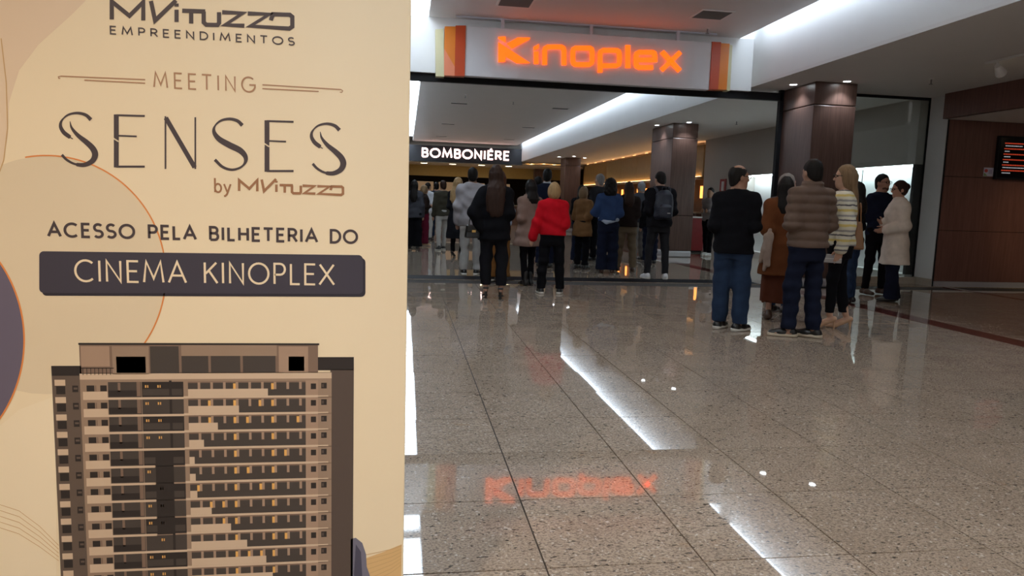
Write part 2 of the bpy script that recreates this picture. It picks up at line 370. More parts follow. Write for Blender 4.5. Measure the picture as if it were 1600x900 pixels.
def sprinkler(x, y, z, label):
    s = empty('sprinkler', (x, y, z)); tag(s, label, 'sprinkler', 'ceiling sprinklers')
    b = MB(); b.tube((0, 0, 0), (0, 0, -.012), .04, .03); b.build('rose', m_white, s)
    b = MB(); b.tube((0, 0, -.01), (0, 0, -.08), .012, .01, 8); b.tube((0, 0, -.08), (0, 0, -.086), .03, .03, 10); b.build('head', mat('dull_steel', (.25, .25, .25), .4, metal=1), s)
sprinkler(7.99, 10.3, ZL, 'small sprinkler on the low ceiling near the track light'); sprinkler(7.79, 16.5, ZL, 'small sprinkler on the ceiling right of the second column')
sprinkler(4.8, 11.45, ZT, 'small sprinkler beside the right square vent'); sprinkler(1.6, 20.2, ZT, 'small sprinkler in the inner ceiling before the left slot row'); sprinkler(3.05, 21, ZT, 'small sprinkler near the middle of the inner ceiling')
s = empty('extinguisher_sign', (9.135, 19.9, 2.0)); tag(s, 'small red fire extinguisher sign on the taupe wall', 'sign')
lbox('plate', s, 9.12, 9.14, 19.75, 20.15, 1.72, 2.12, mat('sign_red', (.35, .02, .02), .5)); lbox('pictogram', s, 9.115, 9.12, 19.87, 20.03, 1.78, 2.05, m_white)
s = empty('red_kiosk', (8.15, 19.6, 0)); tag(s, 'small red counter with a white top behind the second column', 'counter')
lbox('body', s, 7.9, 8.4, 19.4, 19.9, .05, .98, mat('kiosk_red', (.22, .008, .01), .4), .02); lbox('top', s, 7.85, 8.45, 19.35, 19.95, .98, 1.02, m_white, .005); lbox('plinth', s, 7.93, 8.37, 19.43, 19.87, 0, .05, m_dark)

# ------------------------------------------------------------------ lettering
def arc(cx, cy, rx, ry, a0, a1, n=14):
    return [(cx+rx*math.cos(math.radians(a0+(a1-a0)*i/n)), cy+ry*math.sin(math.radians(a0+(a1-a0)*i/n))) for i in range(n+1)]
SF = {
 'A': (.82, [[(0, 0), (.41, 1), (.82, 0)], [(.16, .34), (.66, .34)]]),
 'B': (.62, [[(.06, 0), (.06, 1), (.36, 1)]+arc(.36, .76, .2, .24, 90, -90, 8)+[(.06, .52)], [(.36, .52)]+arc(.38, .26, .22, .26, 90, -90, 8)+[(.06, 0)]]),
 'C': (.86, [arc(.5, .5, .48, .5, 48, 312, 20)]),
 'D': (.74, [[(.06, 0), (.06, 1), (.3, 1)]+arc(.3, .5, .44, .5, 90, -90, 14)+[(.06, 0)]]),
 'E': (.56, [[(.56, 1), (.06, 1), (.06, 0), (.56, 0)], [(.06, .52), (.5, .52)]]),
 'G': (.88, [arc(.5, .5, .48, .5, 48, 340, 20)+[(.95, .48), (.55, .48)]]),
 'H': (.7, [[(.06, 0), (.06, 1)], [(.66, 0), (.66, 1)], [(.06, .52), (.66, .52)]]),
 'I': (.12, [[(.06, 0), (.06, 1)]]),
 'K': (.66, [[(.06, 0), (.06, 1)], [(.62, 1), (.1, .46)], [(.26, .6), (.66, 0)]]),
 'L': (.5, [[(.06, 1), (.06, 0), (.5, 0)]]),
 'M': (1.0, [[(.04, 0), (.16, 1), (.5, .18), (.84, 1), (.96, 0)]]),
 'N': (.76, [[(.06, 0), (.06, 1), (.70, 0), (.70, 1)]]),
 'O': (1.0, [arc(.5, .5, .48, .5, 90, 450, 28)]),
 'P': (.6, [[(.06, 0), (.06, 1), (.34, 1)]+arc(.34, .73, .24, .27, 90, -90, 8)+[(.06, .46)]]),
 'R': (.64, [[(.06, 0), (.06, 1), (.34, 1)]+arc(.34, .74, .24, .26, 90, -90, 8)+[(.06, .48)], [(.34, .48), (.64, 0)]]),
 'S': (.6, [arc(.3, .745, .26, .255, 35, 250, 12)+arc(.3, .25, .28, .25, 70, -145, 12)]),
 'T': (.66, [[(0, 1), (.66, 1)], [(.33, 1), (.33, 0)]]),
 'U': (.7, [[(.06, 1), (.06, .3)]+arc(.35, .3, .29, .3, 180, 360, 10)+[(.64, 1)]]),
 'X': (.74, [[(0, 0), (.72, 1)], [(.02, 1), (.74, 0)]]),
 'Z': (.66, [[(.02, 1), (.64, 1), (.02, 0), (.66, 0)]]),
 'b': (.56, [[(.06, 1), (.06, 0)], arc(.3, .3, .25, .3, 90, 450, 16)]),
 'y': (.56, [[(.02, .6), (.28, 0)], [(.54, .6), (.24, -.12), (.1, -.26), (0, -.26)]]),
 ' ': (.42, [])}
SF['É'] = (.56, SF['E'][1]+[[(.25, 1.12), (.42, 1.3)]])
def stroke_poly(mb, pts, w, put, mi=0, closed=False, thick=None):
    P = [np.array(p, float) for p in pts]; n = len(P)
    if n > 2 and np.linalg.norm(P[0]-P[-1]) < 1e-6: closed = True
    L_, R_ = [], []
    for i in range(n):
        if closed: a, b_ = P[(i-1) % (n-1)] if i in (0, n-1) else P[i-1], P[1] if i in (0, n-1) else P[i+1]
        else: a, b_ = P[max(i-1, 0)], P[min(i+1, n-1)]
        d0 = P[i]-a; d1 = b_-P[i]
        d0 = d0/np.linalg.norm(d0) if np.linalg.norm(d0) > 1e-9 else d1/np.linalg.norm(d1)
        d1 = d1/np.linalg.norm(d1) if np.linalg.norm(d1) > 1e-9 else d0
        t = d0+d1; t = t/np.linalg.norm(t) if np.linalg.norm(t) > 1e-6 else d0
        nn = np.array([-t[1], t[0]]); c = max(.42, nn@np.array([-d0[1], d0[0]]))
        h = (w(i/(n-1)) if callable(w) else w)/2/c
        L_.append(P[i]+nn*h); R_.append(P[i]-nn*h)
    kk = getattr(mb, 'cnt', 0); mb.cnt = kk+1
    for i in range(n-1):
        q = [put(*L_[i]), put(*R_[i]), put(*R_[i+1]), put(*L_[i+1])]
        if thick is None: mb.poly([(v[0], v[1]-.00001*kk, v[2]) for v in q], mi)
        else: mb.prism(q, thick, mi)
def text_width(s, sp): return sum(SF[c][0] for c in s)+sp*(len(s)-1)
def text(mb, s, x0, x1, z0, h, w, put, sp=.3, font=SF, mi=0, thick=None, sink=None):
    """lay the string between x0 and x1 on baseline z0; letters keep their height h"""
    k = (x1-x0)/text_width(s, sp); cx = x0
    for c in s:
        for st in font[c][1]:
            tgt = mb if sink is None else sink(c)
            stroke_poly(tgt, [(cx+p[0]*k, z0+p[1]*h) for p in st], w, put, mi, thick=thick)
        cx += (font[c][0]+sp)*k

# ------------------------------------------------------------------ cinema sign
sg = empty('cinema_sign', (2.9, YP, 3.2)); tag(sg, 'long light grey cinema fascia sign with glowing orange Kinoplex lettering', 'sign')
m_fas = mat('fascia_grey', (.76, .75, .77), .45, .03, 3)
lbox('sign_panel', sg, .9, 5.0, YP, YP+.14, 3.225, 3.99, m_fas, .006)
m_or = mat('orange_acrylic', (.80, .22, .015), .3, .06, 3); m_rd = mat('red_acrylic', (.60, .07, .012), .3, .06, 3); m_cr = mat('cream_acrylic', (.66, .60, .36), .35, .06, 3)
m_pk = mat('coral_acrylic', (.85, .26, .13), .3, .06, 3)
def sg_poly(name, pts, m, d=.16):
    b = MB(); b.prism([(x-2.9, -.02, z-3.2) for x, z in pts], (0, d, 0)); b.build(name, m, sg)
sg_poly('cream_strip', [(.45, 3.19), (.58, 3.19), (.56, 3.92), (.43, 3.90)], m_cr)
sg_poly('orange_strip', [(.575, 3.62), (.745, 3.35), (.745, 3.965), (.575, 3.955)], m_or)
sg_poly('coral_strip', [(.575, 3.21), (.745, 3.21), (.745, 3.35), (.575, 3.62)], m_pk)
sg_poly('red_strip', [(.745, 3.21), (.905, 3.215), (.905, 3.99), (.745, 3.98)], m_rd)
sg_poly('red_strip', [(4.995, 3.23), (5.15, 3.235), (5.15, 4.0), (4.995, 4.0)], m_rd)
sg_poly('orange_strip', [(5.15, 3.235), (5.30, 3.24), (5.30, 3.985), (5.15, 3.985)], m_or)
sg_poly('cream_strip', [(5.30, 3.225), (5.36, 3.225), (5.35, 3.96), (5.30, 3.97)], m_cr)
m_kin = glow('orange_letter', (1, .13, .006), 1.5)
def kput(zx, zy):
    p = on_y(630+.3*zx, .3*zy, YP-.05); return (p[0]-2.9, p[1]-YP, p[2]-3.2)
TH = (0, .045, 0)
def kletter(polys=(), strokes=(), w=23):
    b = MB()
    for pl in polys: b.prism([kput(*q) for q in pl], TH)
    for st in strokes: stroke_poly(b, st, w, kput, thick=TH)
    b.build('letter', m_kin, sg)
Z7 = lambda L_: [(x*.5556, y*.5556) for x, y in L_]
kletter([Z7([(893, 345), (960, 340), (962, 395), (893, 358)]), Z7([(972, 408), (1075, 350), (1192, 352), (1185, 368), (1022, 452)]), Z7([(893, 395), (962, 440), (1188, 588), (1065, 590), (962, 525), (955, 577), (893, 578)])])
kletter([[(681, 243), (707, 228), (707, 250), (681, 262)]], [[(694, 268), (694, 331)]])
kletter(strokes=[[(738, 336), (738, 262), (742, 250), (754, 243), (824, 243), (835, 250), (839, 262), (839, 338)]])
kletter(strokes=[[(930, 249), (972, 249), (982, 255), (986, 268), (986, 316), (982, 328), (970, 335), (900, 335), (889, 328), (885, 316), (885, 268), (889, 255), (900, 249), (930, 249)]])
kletter(strokes=[[(1027, 376), (1027, 282), (1031, 268), (1043, 261), (1113, 261), (1124, 268), (1128, 282), (1128, 322), (1124, 335), (1112, 341), (1042, 341)]])
kletter(strokes=[[(1172, 234), (1172, 353)]])
kletter(strokes=[[(1303, 350), (1230, 350), (1219, 344), (1215, 332), (1215, 290), (1219, 277), (1230, 271), (1300, 271), (1310, 277), (1313, 290), (1313, 311), (1226, 311)]])
kletter(strokes=[[(1350, 268), (1443, 368)], [(1445, 271), (1348, 364)]])
for x in (1.495, 2.945, 4.418):
    lbox('bracket', sg, x-.025, x+.025, YP+.02, YP+.08, 3.98, 4.15, m_steel)
lbox('hanging_rail', sg, .75, 5.1, YP+.04, YP+.09, 4.13, 4.16, m_steel)
l = None
# bomboniere sign at the hall end
bs = empty('snack_sign', (3, YEND, 3.2)); tag(bs, 'dark fascia sign with glowing BOMBONIÉRE lettering at the hall end', 'sign')
lbox('sign_panel', bs, -.2, XB+.05, YEND, YEND+.15, 3.17, 3.97, mat('charcoal_panel', (.02, .022, .028), .4))
m_bom = glow('pink_white_letter', (1, .68, .62), 3.2)
def bsink(c):
    b = MB(); bsink.l.append(b); return b
s_ = 'BOMBONIÉRE'; k_ = (5.2-.8)/text_width(s_, .26); cx = .8
for c in s_:
    b = MB()
    for st in SF[c][1]: stroke_poly(b, [(cx+p[0]*k_, 3.40+p[1]*.40) for p in st], .085, lambda x, z: (x-3, -.05, z-3.2), thick=(0, .05, 0))
    b.build('letter', m_bom, bs); cx += (SF[c][0]+.26)*k_

# ------------------------------------------------------------------ screen and notice on the wood wall
tv = empty('wall_screen', (10.8, 11.44, 2.3)); tag(tv, 'black wall screen listing film sessions in red and white lines', 'screen')
lbox('bezel', tv, 10.27, 11.45, 11.40, 11.46, 1.93, 2.68, m_dark, .006)
lbox('screen_glass', tv, 10.30, 11.42, 11.396, 11.40, 1.96, 2.65, mat('screen_black', (.004, .004, .006), .15))
m_tr = glow('screen_red', (1, .10, .04), .28); m_tw = glow('screen_white', (.9, .92, 1), .3)
rs = random.Random(3)
for k in range(6):
    z = 2.545-k*.094; b = MB(); x = 10.385-k*.004
    for q in range(rs.randint(9, 15)):
        w_ = rs.uniform(.018, .045); b.box(x-10.8, x+w_-10.8, -.046, -.0445, z-2.3, z+.02-2.3); x += w_+.007
    b.build('session_title', m_tr, tv)
    b = MB(); x = 10.40-k*.004
    for q in range((12, 4, 4, 4, 14, 6)[k]):
        w_ = rs.uniform(.012, .03); b.box(x-10.8, x+w_-10.8, -.046, -.0445, z-.042-2.3, z-.026-2.3); x += w_+.008
    b.build('session_times', m_tw, tv)
nt_ = empty('notice', (10.17, 11.45, 2.05)); tag(nt_, 'small colourful notice beside the lower corner of the wall screen', 'notice')
lbox('paper', nt_, 10.075, 10.265, 11.450, 11.458, 1.975, 2.125, mat('notice_paper', (.55, .55, .68), .5))
b = MB(); b.prism([(-.08+.035*math.cos(a*.5)+.03, -.0015, .02+.03*math.sin(a*.5)) for a in range(12)], (0, .001, 0)); b.build('red_mark', mat('notice_red', (.5, .06, .06), .5), nt_)
b = MB(); b.prism([(-.09, -.0015, -.07), (-.02, -.0015, -.07), (-.06, -.0015, -.03), (-.09, -.0015, -.02)], (0, .001, 0)); b.build('green_mark', mat('notice_green', (.2, .3, .12), .5), nt_)
b = MB(); [b.box(.0, .07, -.0015, -.0005, .03-q*.02, .04-q*.02) for q in range(4)]; b.build('print_lines', mat('notice_ink', (.25, .2, .4), .5), nt_)

# ------------------------------------------------------------------ printed banner
YB = 1.80
bn = empty('event_banner', (-.57, YB, 0)); tag(bn, 'large cream printed event banner with apartment tower picture at the left', 'banner')
BX0, BX1, BZ0, BZ1 = -1.16, .008, .06, 1.86
lbox('panel', bn, BX0, BX1, YB, YB+.028, BZ0, BZ1, mat('banner_cream', (.80, .69, .49), .5, .035, 1.6), .002)
for x in (-1.0, -.16):
    b = MB(); b.box(x+.57-.03, x+.57+.03, -.20, .24, 0, .02); b.box(x+.57-.02, x+.57+.02, .03, .06, .02, 1.3); b.build('stand_foot', m_steel, bn)
def bput(layer):
    return lambda px, py: (lambda p: (p[0]+.57, -.00014*layer, p[2]))(on_y(px, py, YB))
def pput(layer):
    return lambda x, z: (x+.57, -.00014*layer, z)
def pm(name, c): return mat('print_'+name, c, .5, .05, 3)
def clip_poly(pts):          # keep print inside the panel
    lo = (BX0+.575, BX1+.565); return [(min(max(p[0], lo[0]), lo[1]), p[1], min(max(p[2], BZ0+.003), BZ1-.003)) for p in pts]
def bshape(name, pxs, m, layer):
    b = MB(); b.poly(clip_poly([bput(layer)(*p) for p in pxs])); return b.build(name, m, bn)
def bline(name, pxs, w, m, layer):
    b = MB(); stroke_poly(b, pxs, w, bput(layer)); b.v = clip_poly(b.v); return b.build(name, m, bn)
circ = lambda cx, cy, r, a0=0, a1=360, n=48: [(cx+r*math.cos(math.radians(a0+(a1-a0)*i/n)), cy+r*math.sin(math.radians(a0+(a1-a0)*i/n))) for i in range(n+1)]
# pale blobs and outlines of the background print
bshape('pale_shape', [(165, -30), (110, 25), (60, 70), (30, 110), (14, 160), (12, 215), (2, 262), (-60, 300), (-90, 200), (-90, -30)], pm('rose', (.72, .58, .43)), 1)
bline('fine_outline', [(2, 60), (10, 130), (12, 200), (6, 250), (-6, 285)], 1.6, pm('gold', (.55, .36, .16)), 4)
bshape('round_shape', circ(72, 430, 186), pm('sage', (.70, .60, .43)), 2)
bline('orange_outline', circ(72, 430, 187, -100, 40), 2.2, pm('orange', (.72, .25, .06)), 5)
bshape('cream_wave', [(-80, 730), (-30, 690), (30, 640), (88, 618), (88, 960), (-80, 960)], pm('sand', (.82, .72, .53)), 3)
bshape('slate_disc', circ(-177, 532, 214), pm('slate', (.13, .115, .17)), 4)
bline('slate_outline', circ(-177, 532, 215, -60, 60), 2.6, pm('orange', (.72, .25, .06)), 5)
for k in range(5): bline('gold_curve', [(-10, 785+9*k), (30, 798+9*k), (62, 822+8*k), (92, 852+6*k)], .8, pm('gold', (.55, .36, .16)), 6)
bshape('gold_waves', [(572, 872), (600, 862), (636, 850), (636, 960), (560, 960)], pm('wheat', (.66, .44, .20)), 3)
for k in range(7): bline('gold_curve', [(566, 868+8*k), (590, 863+7*k), (612, 858+6*k), (634, 852+5*k)], .9, pm('gold', (.55, .36, .16)), 4)
bshape('blue_figure', [(548, 842), (556, 840), (566, 848), (572, 866), (573, 885), (580, 905), (584, 960), (548, 960)], pm('steel_blue', (.16, .16, .22)), 7)
bshape('blue_fold', [(556, 850), (564, 862), (566, 900), (560, 930), (553, 900)], pm('dark_blue', (.06, .06, .10)), 8)
# logo
z1 = lambda L_: [(x*.4, y*.4) for x, y in L_]
LOGO = [[(437, 76), (437, 6), (506, 62), (560, 8), (560, 80)], [(590, 4), (606, 80), (688, 2)], [(690, 38), (690, 86)], [(690, 14), (690, 26)], [(712, 42), (802, 45)], [(747, 44), (747, 92)],
        [(796, 45), (796, 88), (806, 97), (850, 98), (856, 90), (856, 48)], [(868, 48), (948, 52), (880, 97), (955, 101)], [(968, 53), (1052, 56), (978, 102), (1130, 112), (1142, 104), (1142, 66), (1132, 58), (1066, 56), (1058, 80)]]
ink = pm('ink', (.055, .04, .045)); bronze = pm('bronze', (.33, .16, .075)); gold2 = pm('copper', (.40, .22, .12)); navy = pm('night', (.042, .038, .058)); cream = pm('ivory', (.80, .68, .48))
b = MB(); [stroke_poly(b, z1(s), 6.6, bput(6)) for s in LOGO]; b.v = clip_poly(b.v); b.build('logo', ink, bn)
def line_text(name, s, xa, ya, xb, yb, h, w, m, sp=.3, layer=6, font=SF):
    a = on_y(xa, ya, YB); c = on_y(xb, yb, YB); k = YB/FPX*1.02
    z = (a[2]+c[2])/2; u = (c[0]-a[0])/text_width(s, sp); x = a[0]
    for word in s.split(' '):
        ww_ = text_width(word, sp)*u; mb = MB(); text(mb, word, x, x+ww_, z, h*k, w*k, pput(layer), sp, font); mb.build(name, m, bn)
        x += ww_+(2*sp+SF[' '][0])*u
line_text('subtitle', 'EMPREENDIMENTOS', 172, 54, 460, 69.5, 10, 1.9, ink, .52)
line_text('meeting_text', 'MEETING', 240, 137, 397, 143, 20.5, 2.2, gold2, .42)
for seg in ([(95, 119), (227, 124.5)], [(132, 125.3), (227, 130)], [(410, 132.5), (533, 140)], [(410, 138.5), (498, 143)]): bline('flourish', seg, 1.8, gold2, 6)
bline('flourish', [(95, 119), (91.5, 120), (92, 122.5), (94.5, 122.5)], 1.4, gold2, 6); bline('flourish', [(533, 140), (535.5, 142), (534, 144.5), (531, 144)], 1.4, gold2, 6)
def deco(letter, x0, x1, y0, y1, leaf=False):
    P = lambda u, v: ((x0+(x1-x0)*u)*.4, (y0+(y1-y0)*v)*.4); mb = MB(); W = 7.6
    if letter == 'S':
        def spline(C, n=9):
            C = [np.array(c, float) for c in C]; C = [2*C[0]-C[1]]+C+[2*C[-1]-C[-2]]; out = []
            for k in range(1, len(C)-2):
                for q in range(n):
                    t = q/n; out.append(.5*(2*C[k]+(C[k+1]-C[k-1])*t+(2*C[k-1]-5*C[k]+4*C[k+1]-C[k+2])*t*t+(3*C[k]-C[k-1]-3*C[k+1]+C[k+2])*t**3))
            return [tuple(p) for p in out+[C[-2]]]
        pp = bput(6)
        if leaf:
            stroke_poly(mb, spline([P(.87, .135), P(.72, .045), P(.48, .008), P(.22, .045), P(.05, .15), P(.015, .26), P(.10, .37), P(.24, .445), P(.36, .50)]), lambda t: W*(.80-1.1*t if t < .45 else .30+.55*math.sin((t-.45)*4.4) if t < .93 else .18), pp)
            stroke_poly(mb, spline([P(.28, .165), P(.33, .29), P(.50, .43), P(.74, .56), P(.92, .68), P(.985, .80), P(.90, .92), P(.68, .99), P(.42, .975), P(.20, .90), P(.05, .80)]), lambda t: W*(.12+1.15*math.sin(min(t*3.3, 1.57)) if t < .5 else 1.27-1.9*(t-.5) if t < .78 else .74-.3+.6*(t-.78)), pp)
        else:
            stroke_poly(mb, spline([P(.87, .135), P(.72, .045), P(.48, .008), P(.22, .045), P(.05, .15), P(.03, .27), P(.18, .40), P(.48, .515), P(.80, .62), P(.96, .74), P(.95, .86), P(.80, .955), P(.55, .995), P(.28, .94), P(.05, .80)]), lambda t: W*(.78-1.6*t if t < .28 else .33+.95*math.sin((t-.28)*6.6) if t < .74 else .40+.9*(t-.74)), pp)
    elif letter == 'E':
        stroke_poly(mb, [P(.08, .0), P(.08, .44)], W, bput(6)); stroke_poly(mb, [P(.08, .52), P(.08, 1)], W, bput(6))
        mb.poly([bput(6)(*P(0, .44)), bput(6)(*P(.16, .44)), bput(6)(*P(.16, .50))]); mb.poly([bput(6)(*P(0, .47)), bput(6)(*P(.16, .53)), bput(6)(*P(0, .53))])
        stroke_poly(mb, [P(.08, .015), P(1, .03)], 3, bput(6)); stroke_poly(mb, [P(.12, .40), P(.74, .415)], 2.6, bput(6)); stroke_poly(mb, [P(.08, .985), P(1, .985)], 3.2, bput(6))
    else:
        stroke_poly(mb, [P(.03, 0), P(.03, 1)], 2.6, bput(6)); stroke_poly(mb, [P(.04, .03), P(.95, .97)], W*.95, bput(6)); stroke_poly(mb, [P(.97, .02), P(.97, 1)], 2.6, bput(6))
    mb.build('title_letter', ink, bn)
deco('S', 235, 374, 440, 646, True); deco('E', 445, 566, 447, 654); deco('N', 643, 767, 454, 660); deco('S', 833, 964, 463, 664); deco('E', 1034, 1147, 470, 671); deco('S', 1215, 1343, 482, 679, True)
line_text('by_text', 'by', 335, 300, 361, 301, 20, 2.5, bronze, .2)
b = MB()
for s in LOGO: stroke_poly(b, [((932+(x-433)*.575)*.4, (705+(y-8)*.60-(x-433)*.0085)*.4) for x, y in s], 4.0, bput(6))
b.build('small_logo', bronze, bn)
line_text('access_text', 'ACESSO PELA BILHETERIA DO', 76, 370.5, 558, 378, 18.2, 3.7, ink, .28)
def rrect(x0, y0, x1, y1, sl, r):
    P = []
    for cx, cy, a in ((x0+r, y0+r, 180), (x1-r, y0+r+sl, 270), (x1-r, y1-r+sl*.3, 0), (x0+r, y1-r, 90)):
        P += [(cx+r*math.cos(math.radians(a+t)), cy+r*math.sin(math.radians(a+t))) for t in range(0, 91, 15)]
    return P
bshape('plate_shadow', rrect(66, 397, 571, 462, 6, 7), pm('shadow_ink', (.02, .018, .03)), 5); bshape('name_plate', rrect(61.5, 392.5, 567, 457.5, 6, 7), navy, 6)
line_text('cinema_text', 'CINEMA KINOPLEX', 118, 441, 522, 443, 30, 3.1, cream, .22, 8)
# apartment tower picture
PX = lambda x: on_y(x, 740, YB)[0]
PZ = lambda y: on_y(320, y, YB)[2]
TC = [(.30, .215, .155), (.115, .085, .068), (.022, .017, .016), (.58, .45, .33), (.20, .135, .10), (.75, .42, .12), (.055, .045, .040), (.36, .25, .18), (.085, .062, .052)]
tmats = [pm('tower_%s' % n, c) for n, c in zip(('stone', 'grey_side', 'black', 'light', 'brown', 'lit_window', 'dark_glass', 'rose_wall', 'shade'), TC)]
tb = MB()
def R_(x0, y0, x1, y1, c, layer=6):
    X0, X1, Z0, Z1 = PX(x0), PX(x1), PZ(y1), PZ(y0); Z0 = max(Z0, BZ0+.004); Z1 = max(Z1, BZ0+.004)
    if Z1-Z0 < 1e-5: return
    y = -.00014*layer; tb.poly([(X0+.57, y, Z0), (X1+.57, y, Z0), (X1+.57, y, Z1), (X0+.57, y, Z1)], c)
R_(88, 584, 135, 1080, 1, 7); R_(88, 571, 134, 586, 2, 8)
R_(516, 578, 552, 1080, 8, 7); R_(486, 558, 552, 579, 2, 7); R_(131, 582, 518, 1080, 0, 8); R_(132, 536, 497, 583, 4, 8); R_(131, 536, 499, 539, 2, 10)
for x0, x1, y0, y1, c in ((134, 178, 541, 572, 7), (182, 238, 541, 584, 0), (188, 233, 557, 582, 2), (240, 284, 541, 583, 6), (288, 434, 539, 556, 0), (288, 434, 556, 582, 6), (437, 482, 541, 582, 7), (452, 476, 557, 580, 6)): R_(x0, y0, x1, y1, c, 9)
for x in (329, 378, 432): R_(x, 556, x+4, 582, 4, 10)
for x in range(136, 184, 6): R_(x, 574, x+1, 585, 2, 11)
R_(134, 574, 184, 575.2, 2, 11)
R_(131, 583, 518, 592, 3, 9)
rb = random.Random(11)
for k in range(13):
    y = 597+26.4*k
    # left wing
    R_(92, y-5, 108.5, y+4, 3, 9); R_(94, y+5, 108, y+17, 2, 9); R_(119, y+4, 128, y+14, 2, 9); R_(121, y+7, 127, y+10, 1, 10)
    # facade left panels
    R_(135, y-1, 173, y+25, 0, 9); R_(141, y+4, 153, y+13, 2, 10); R_(162, y+4, 172, y+13, 2, 10); R_(154, y+4, 156, y+13, 4, 10); R_(135, y+13.5, 173, y+23, 3, 10)
    R_(174, y-1, 225, y+23, 6, 9); R_(174, y+12, 222, y+21, 2, 10); R_(189, y, 193, y+14, 4, 10); R_(218, y-1, 224, y+21, 4, 11)
    R_(226, y-1, 290, y+23, 6 if k % 2 else 2, 9); R_(227, y+10, 288, y+20, 6, 10)
    for q in (231, 250):
        if rb.random() < .8: R_(q, y+4, q+2, y+8, 5, 11); R_(q+3.5, y+4, q+5, y+8, 5, 11)
    R_(244 if 4 <= k <= 8 else 268, y-3, 272, y+24, 2, 11)
    R_(135, y+22.5, 290 if not 4 <= k <= 8 else 243, y+26, 3, 12)
    # right balconies
    R_(290, y-3, 297, y+24, 0, 10)
    R_(297, y-1, 478, y+24, 4, 9); R_(297, y+1, 478, y+12, 6, 10)
    for q in range(9):
        x = 300+q*19.5; R_(x+12, y, x+16, y+12, 7, 11)
        if q in (3, 6) or rb.random() < .12: R_(x+8, y+2, x+12, y+12, 5, 12)
    cut = (420, 375, 342, 320, 305, 306, 308, 330, 360, 385, 415, 425, 425)[k]
    R_(297, y+11.5, 478, y+22, 6, 12); R_(297, y+10.5, cut, y+21.5, 3, 13); R_(290, y+21.5, 497, y+25, 3, 14)
    R_(478, y-2, 497, y+22, 7, 9); R_(486, y+3, 494, y+12, 2, 10); R_(497, y-2, 518, y+25, 0, 9); R_(502, y+2, 510.5, y+11, 2, 10); R_(503, y+4, 506, y+9, 8, 11); R_(497, y+22, 513, y+24, 3, 12)
tb.build('tower_picture', tmats, bn)

# ------------------------------------------------------------------ people: smooth distance-field figures
def A(*v): return np.array(v, float)
def cap(a, b, ra, rb=None): return ('cap', A(*a), A(*b), ra, ra if rb is None else rb)
def ell(c, r, R=None): return ('ell', A(*c), A(*r), R)
def loft(z, a, b, cx=None, cy=None):
    z = A(*z); n = len(z); return ('loft', z, A(*a), A(*b), A(*(cx if cx is not None else [0]*n)), A(*(cy if cy is not None else [0]*n)))
def bounds(p):
    if p[0] == 'cap':
        r = max(p[3], p[4]); return np.minimum(p[1], p[2])-r, np.maximum(p[1], p[2])+r
    if p[0] == 'ell':
        r = p[2].max() if p[3] is not None else p[2]; return p[1]-r, p[1]+r
    z, a, b, cx, cy = p[1:]
    return A((cx-a).min(), (cy-b).min(), z.min()), A((cx+a).max(), (cy+b).max(), z.max())
def dist(p, x, y, z):
    if p[0] == 'cap':
        a, b, ra, rb = p[1:]; d = b-a; bb = max(d@d, 1e-9); px, py, pz = x-a[0], y-a[1], z-a[2]
        t = np.clip((px*d[0]+py*d[1]+pz*d[2])/bb, 0, 1)
        return np.sqrt((px-t*d[0])**2+(py-t*d[1])**2+(pz-t*d[2])**2)-(ra+t*(rb-ra))
    if p[0] == 'ell':
        c, r, R = p[1:]; q = [x-c[0], y-c[1], z-c[2]]
        if R is not None: q = [R[0, i]*q[0]+R[1, i]*q[1]+R[2, i]*q[2] for i in range(3)]
        k0 = np.sqrt((q[0]/r[0])**2+(q[1]/r[1])**2+(q[2]/r[2])**2); k1 = np.sqrt((q[0]/r[0]**2)**2+(q[1]/r[1]**2)**2+(q[2]/r[2]**2)**2)
        return k0*(k0-1)/np.maximum(k1, 1e-6)
    zz, a, b, cx, cy = p[1:]
    zc = z.ravel(); f = lambda t: np.interp(zc, zz, t)[None, None, :]
    a_, b_ = f(a), f(b); k0 = np.sqrt(((x-f(cx))/a_)**2+((y-f(cy))/b_)**2)
    d = (k0-1)*np.minimum(a_, b_)
    dz = np.maximum(zz.min()-z, z-zz.max())
    return np.maximum(d, dz)
EDGES = [((0, 0, 0), (1, 0, 0)), ((0, 1, 0), (1, 1, 0)), ((0, 0, 1), (1, 0, 1)), ((0, 1, 1), (1, 1, 1)), ((0, 0, 0), (0, 1, 0)), ((1, 0, 0), (1, 1, 0)),
         ((0, 0, 1), (0, 1, 1)), ((1, 0, 1), (1, 1, 1)), ((0, 0, 0), (0, 0, 1)), ((1, 0, 0), (1, 0, 1)), ((0, 1, 0), (0, 1, 1)), ((1, 1, 0), (1, 1, 1))]
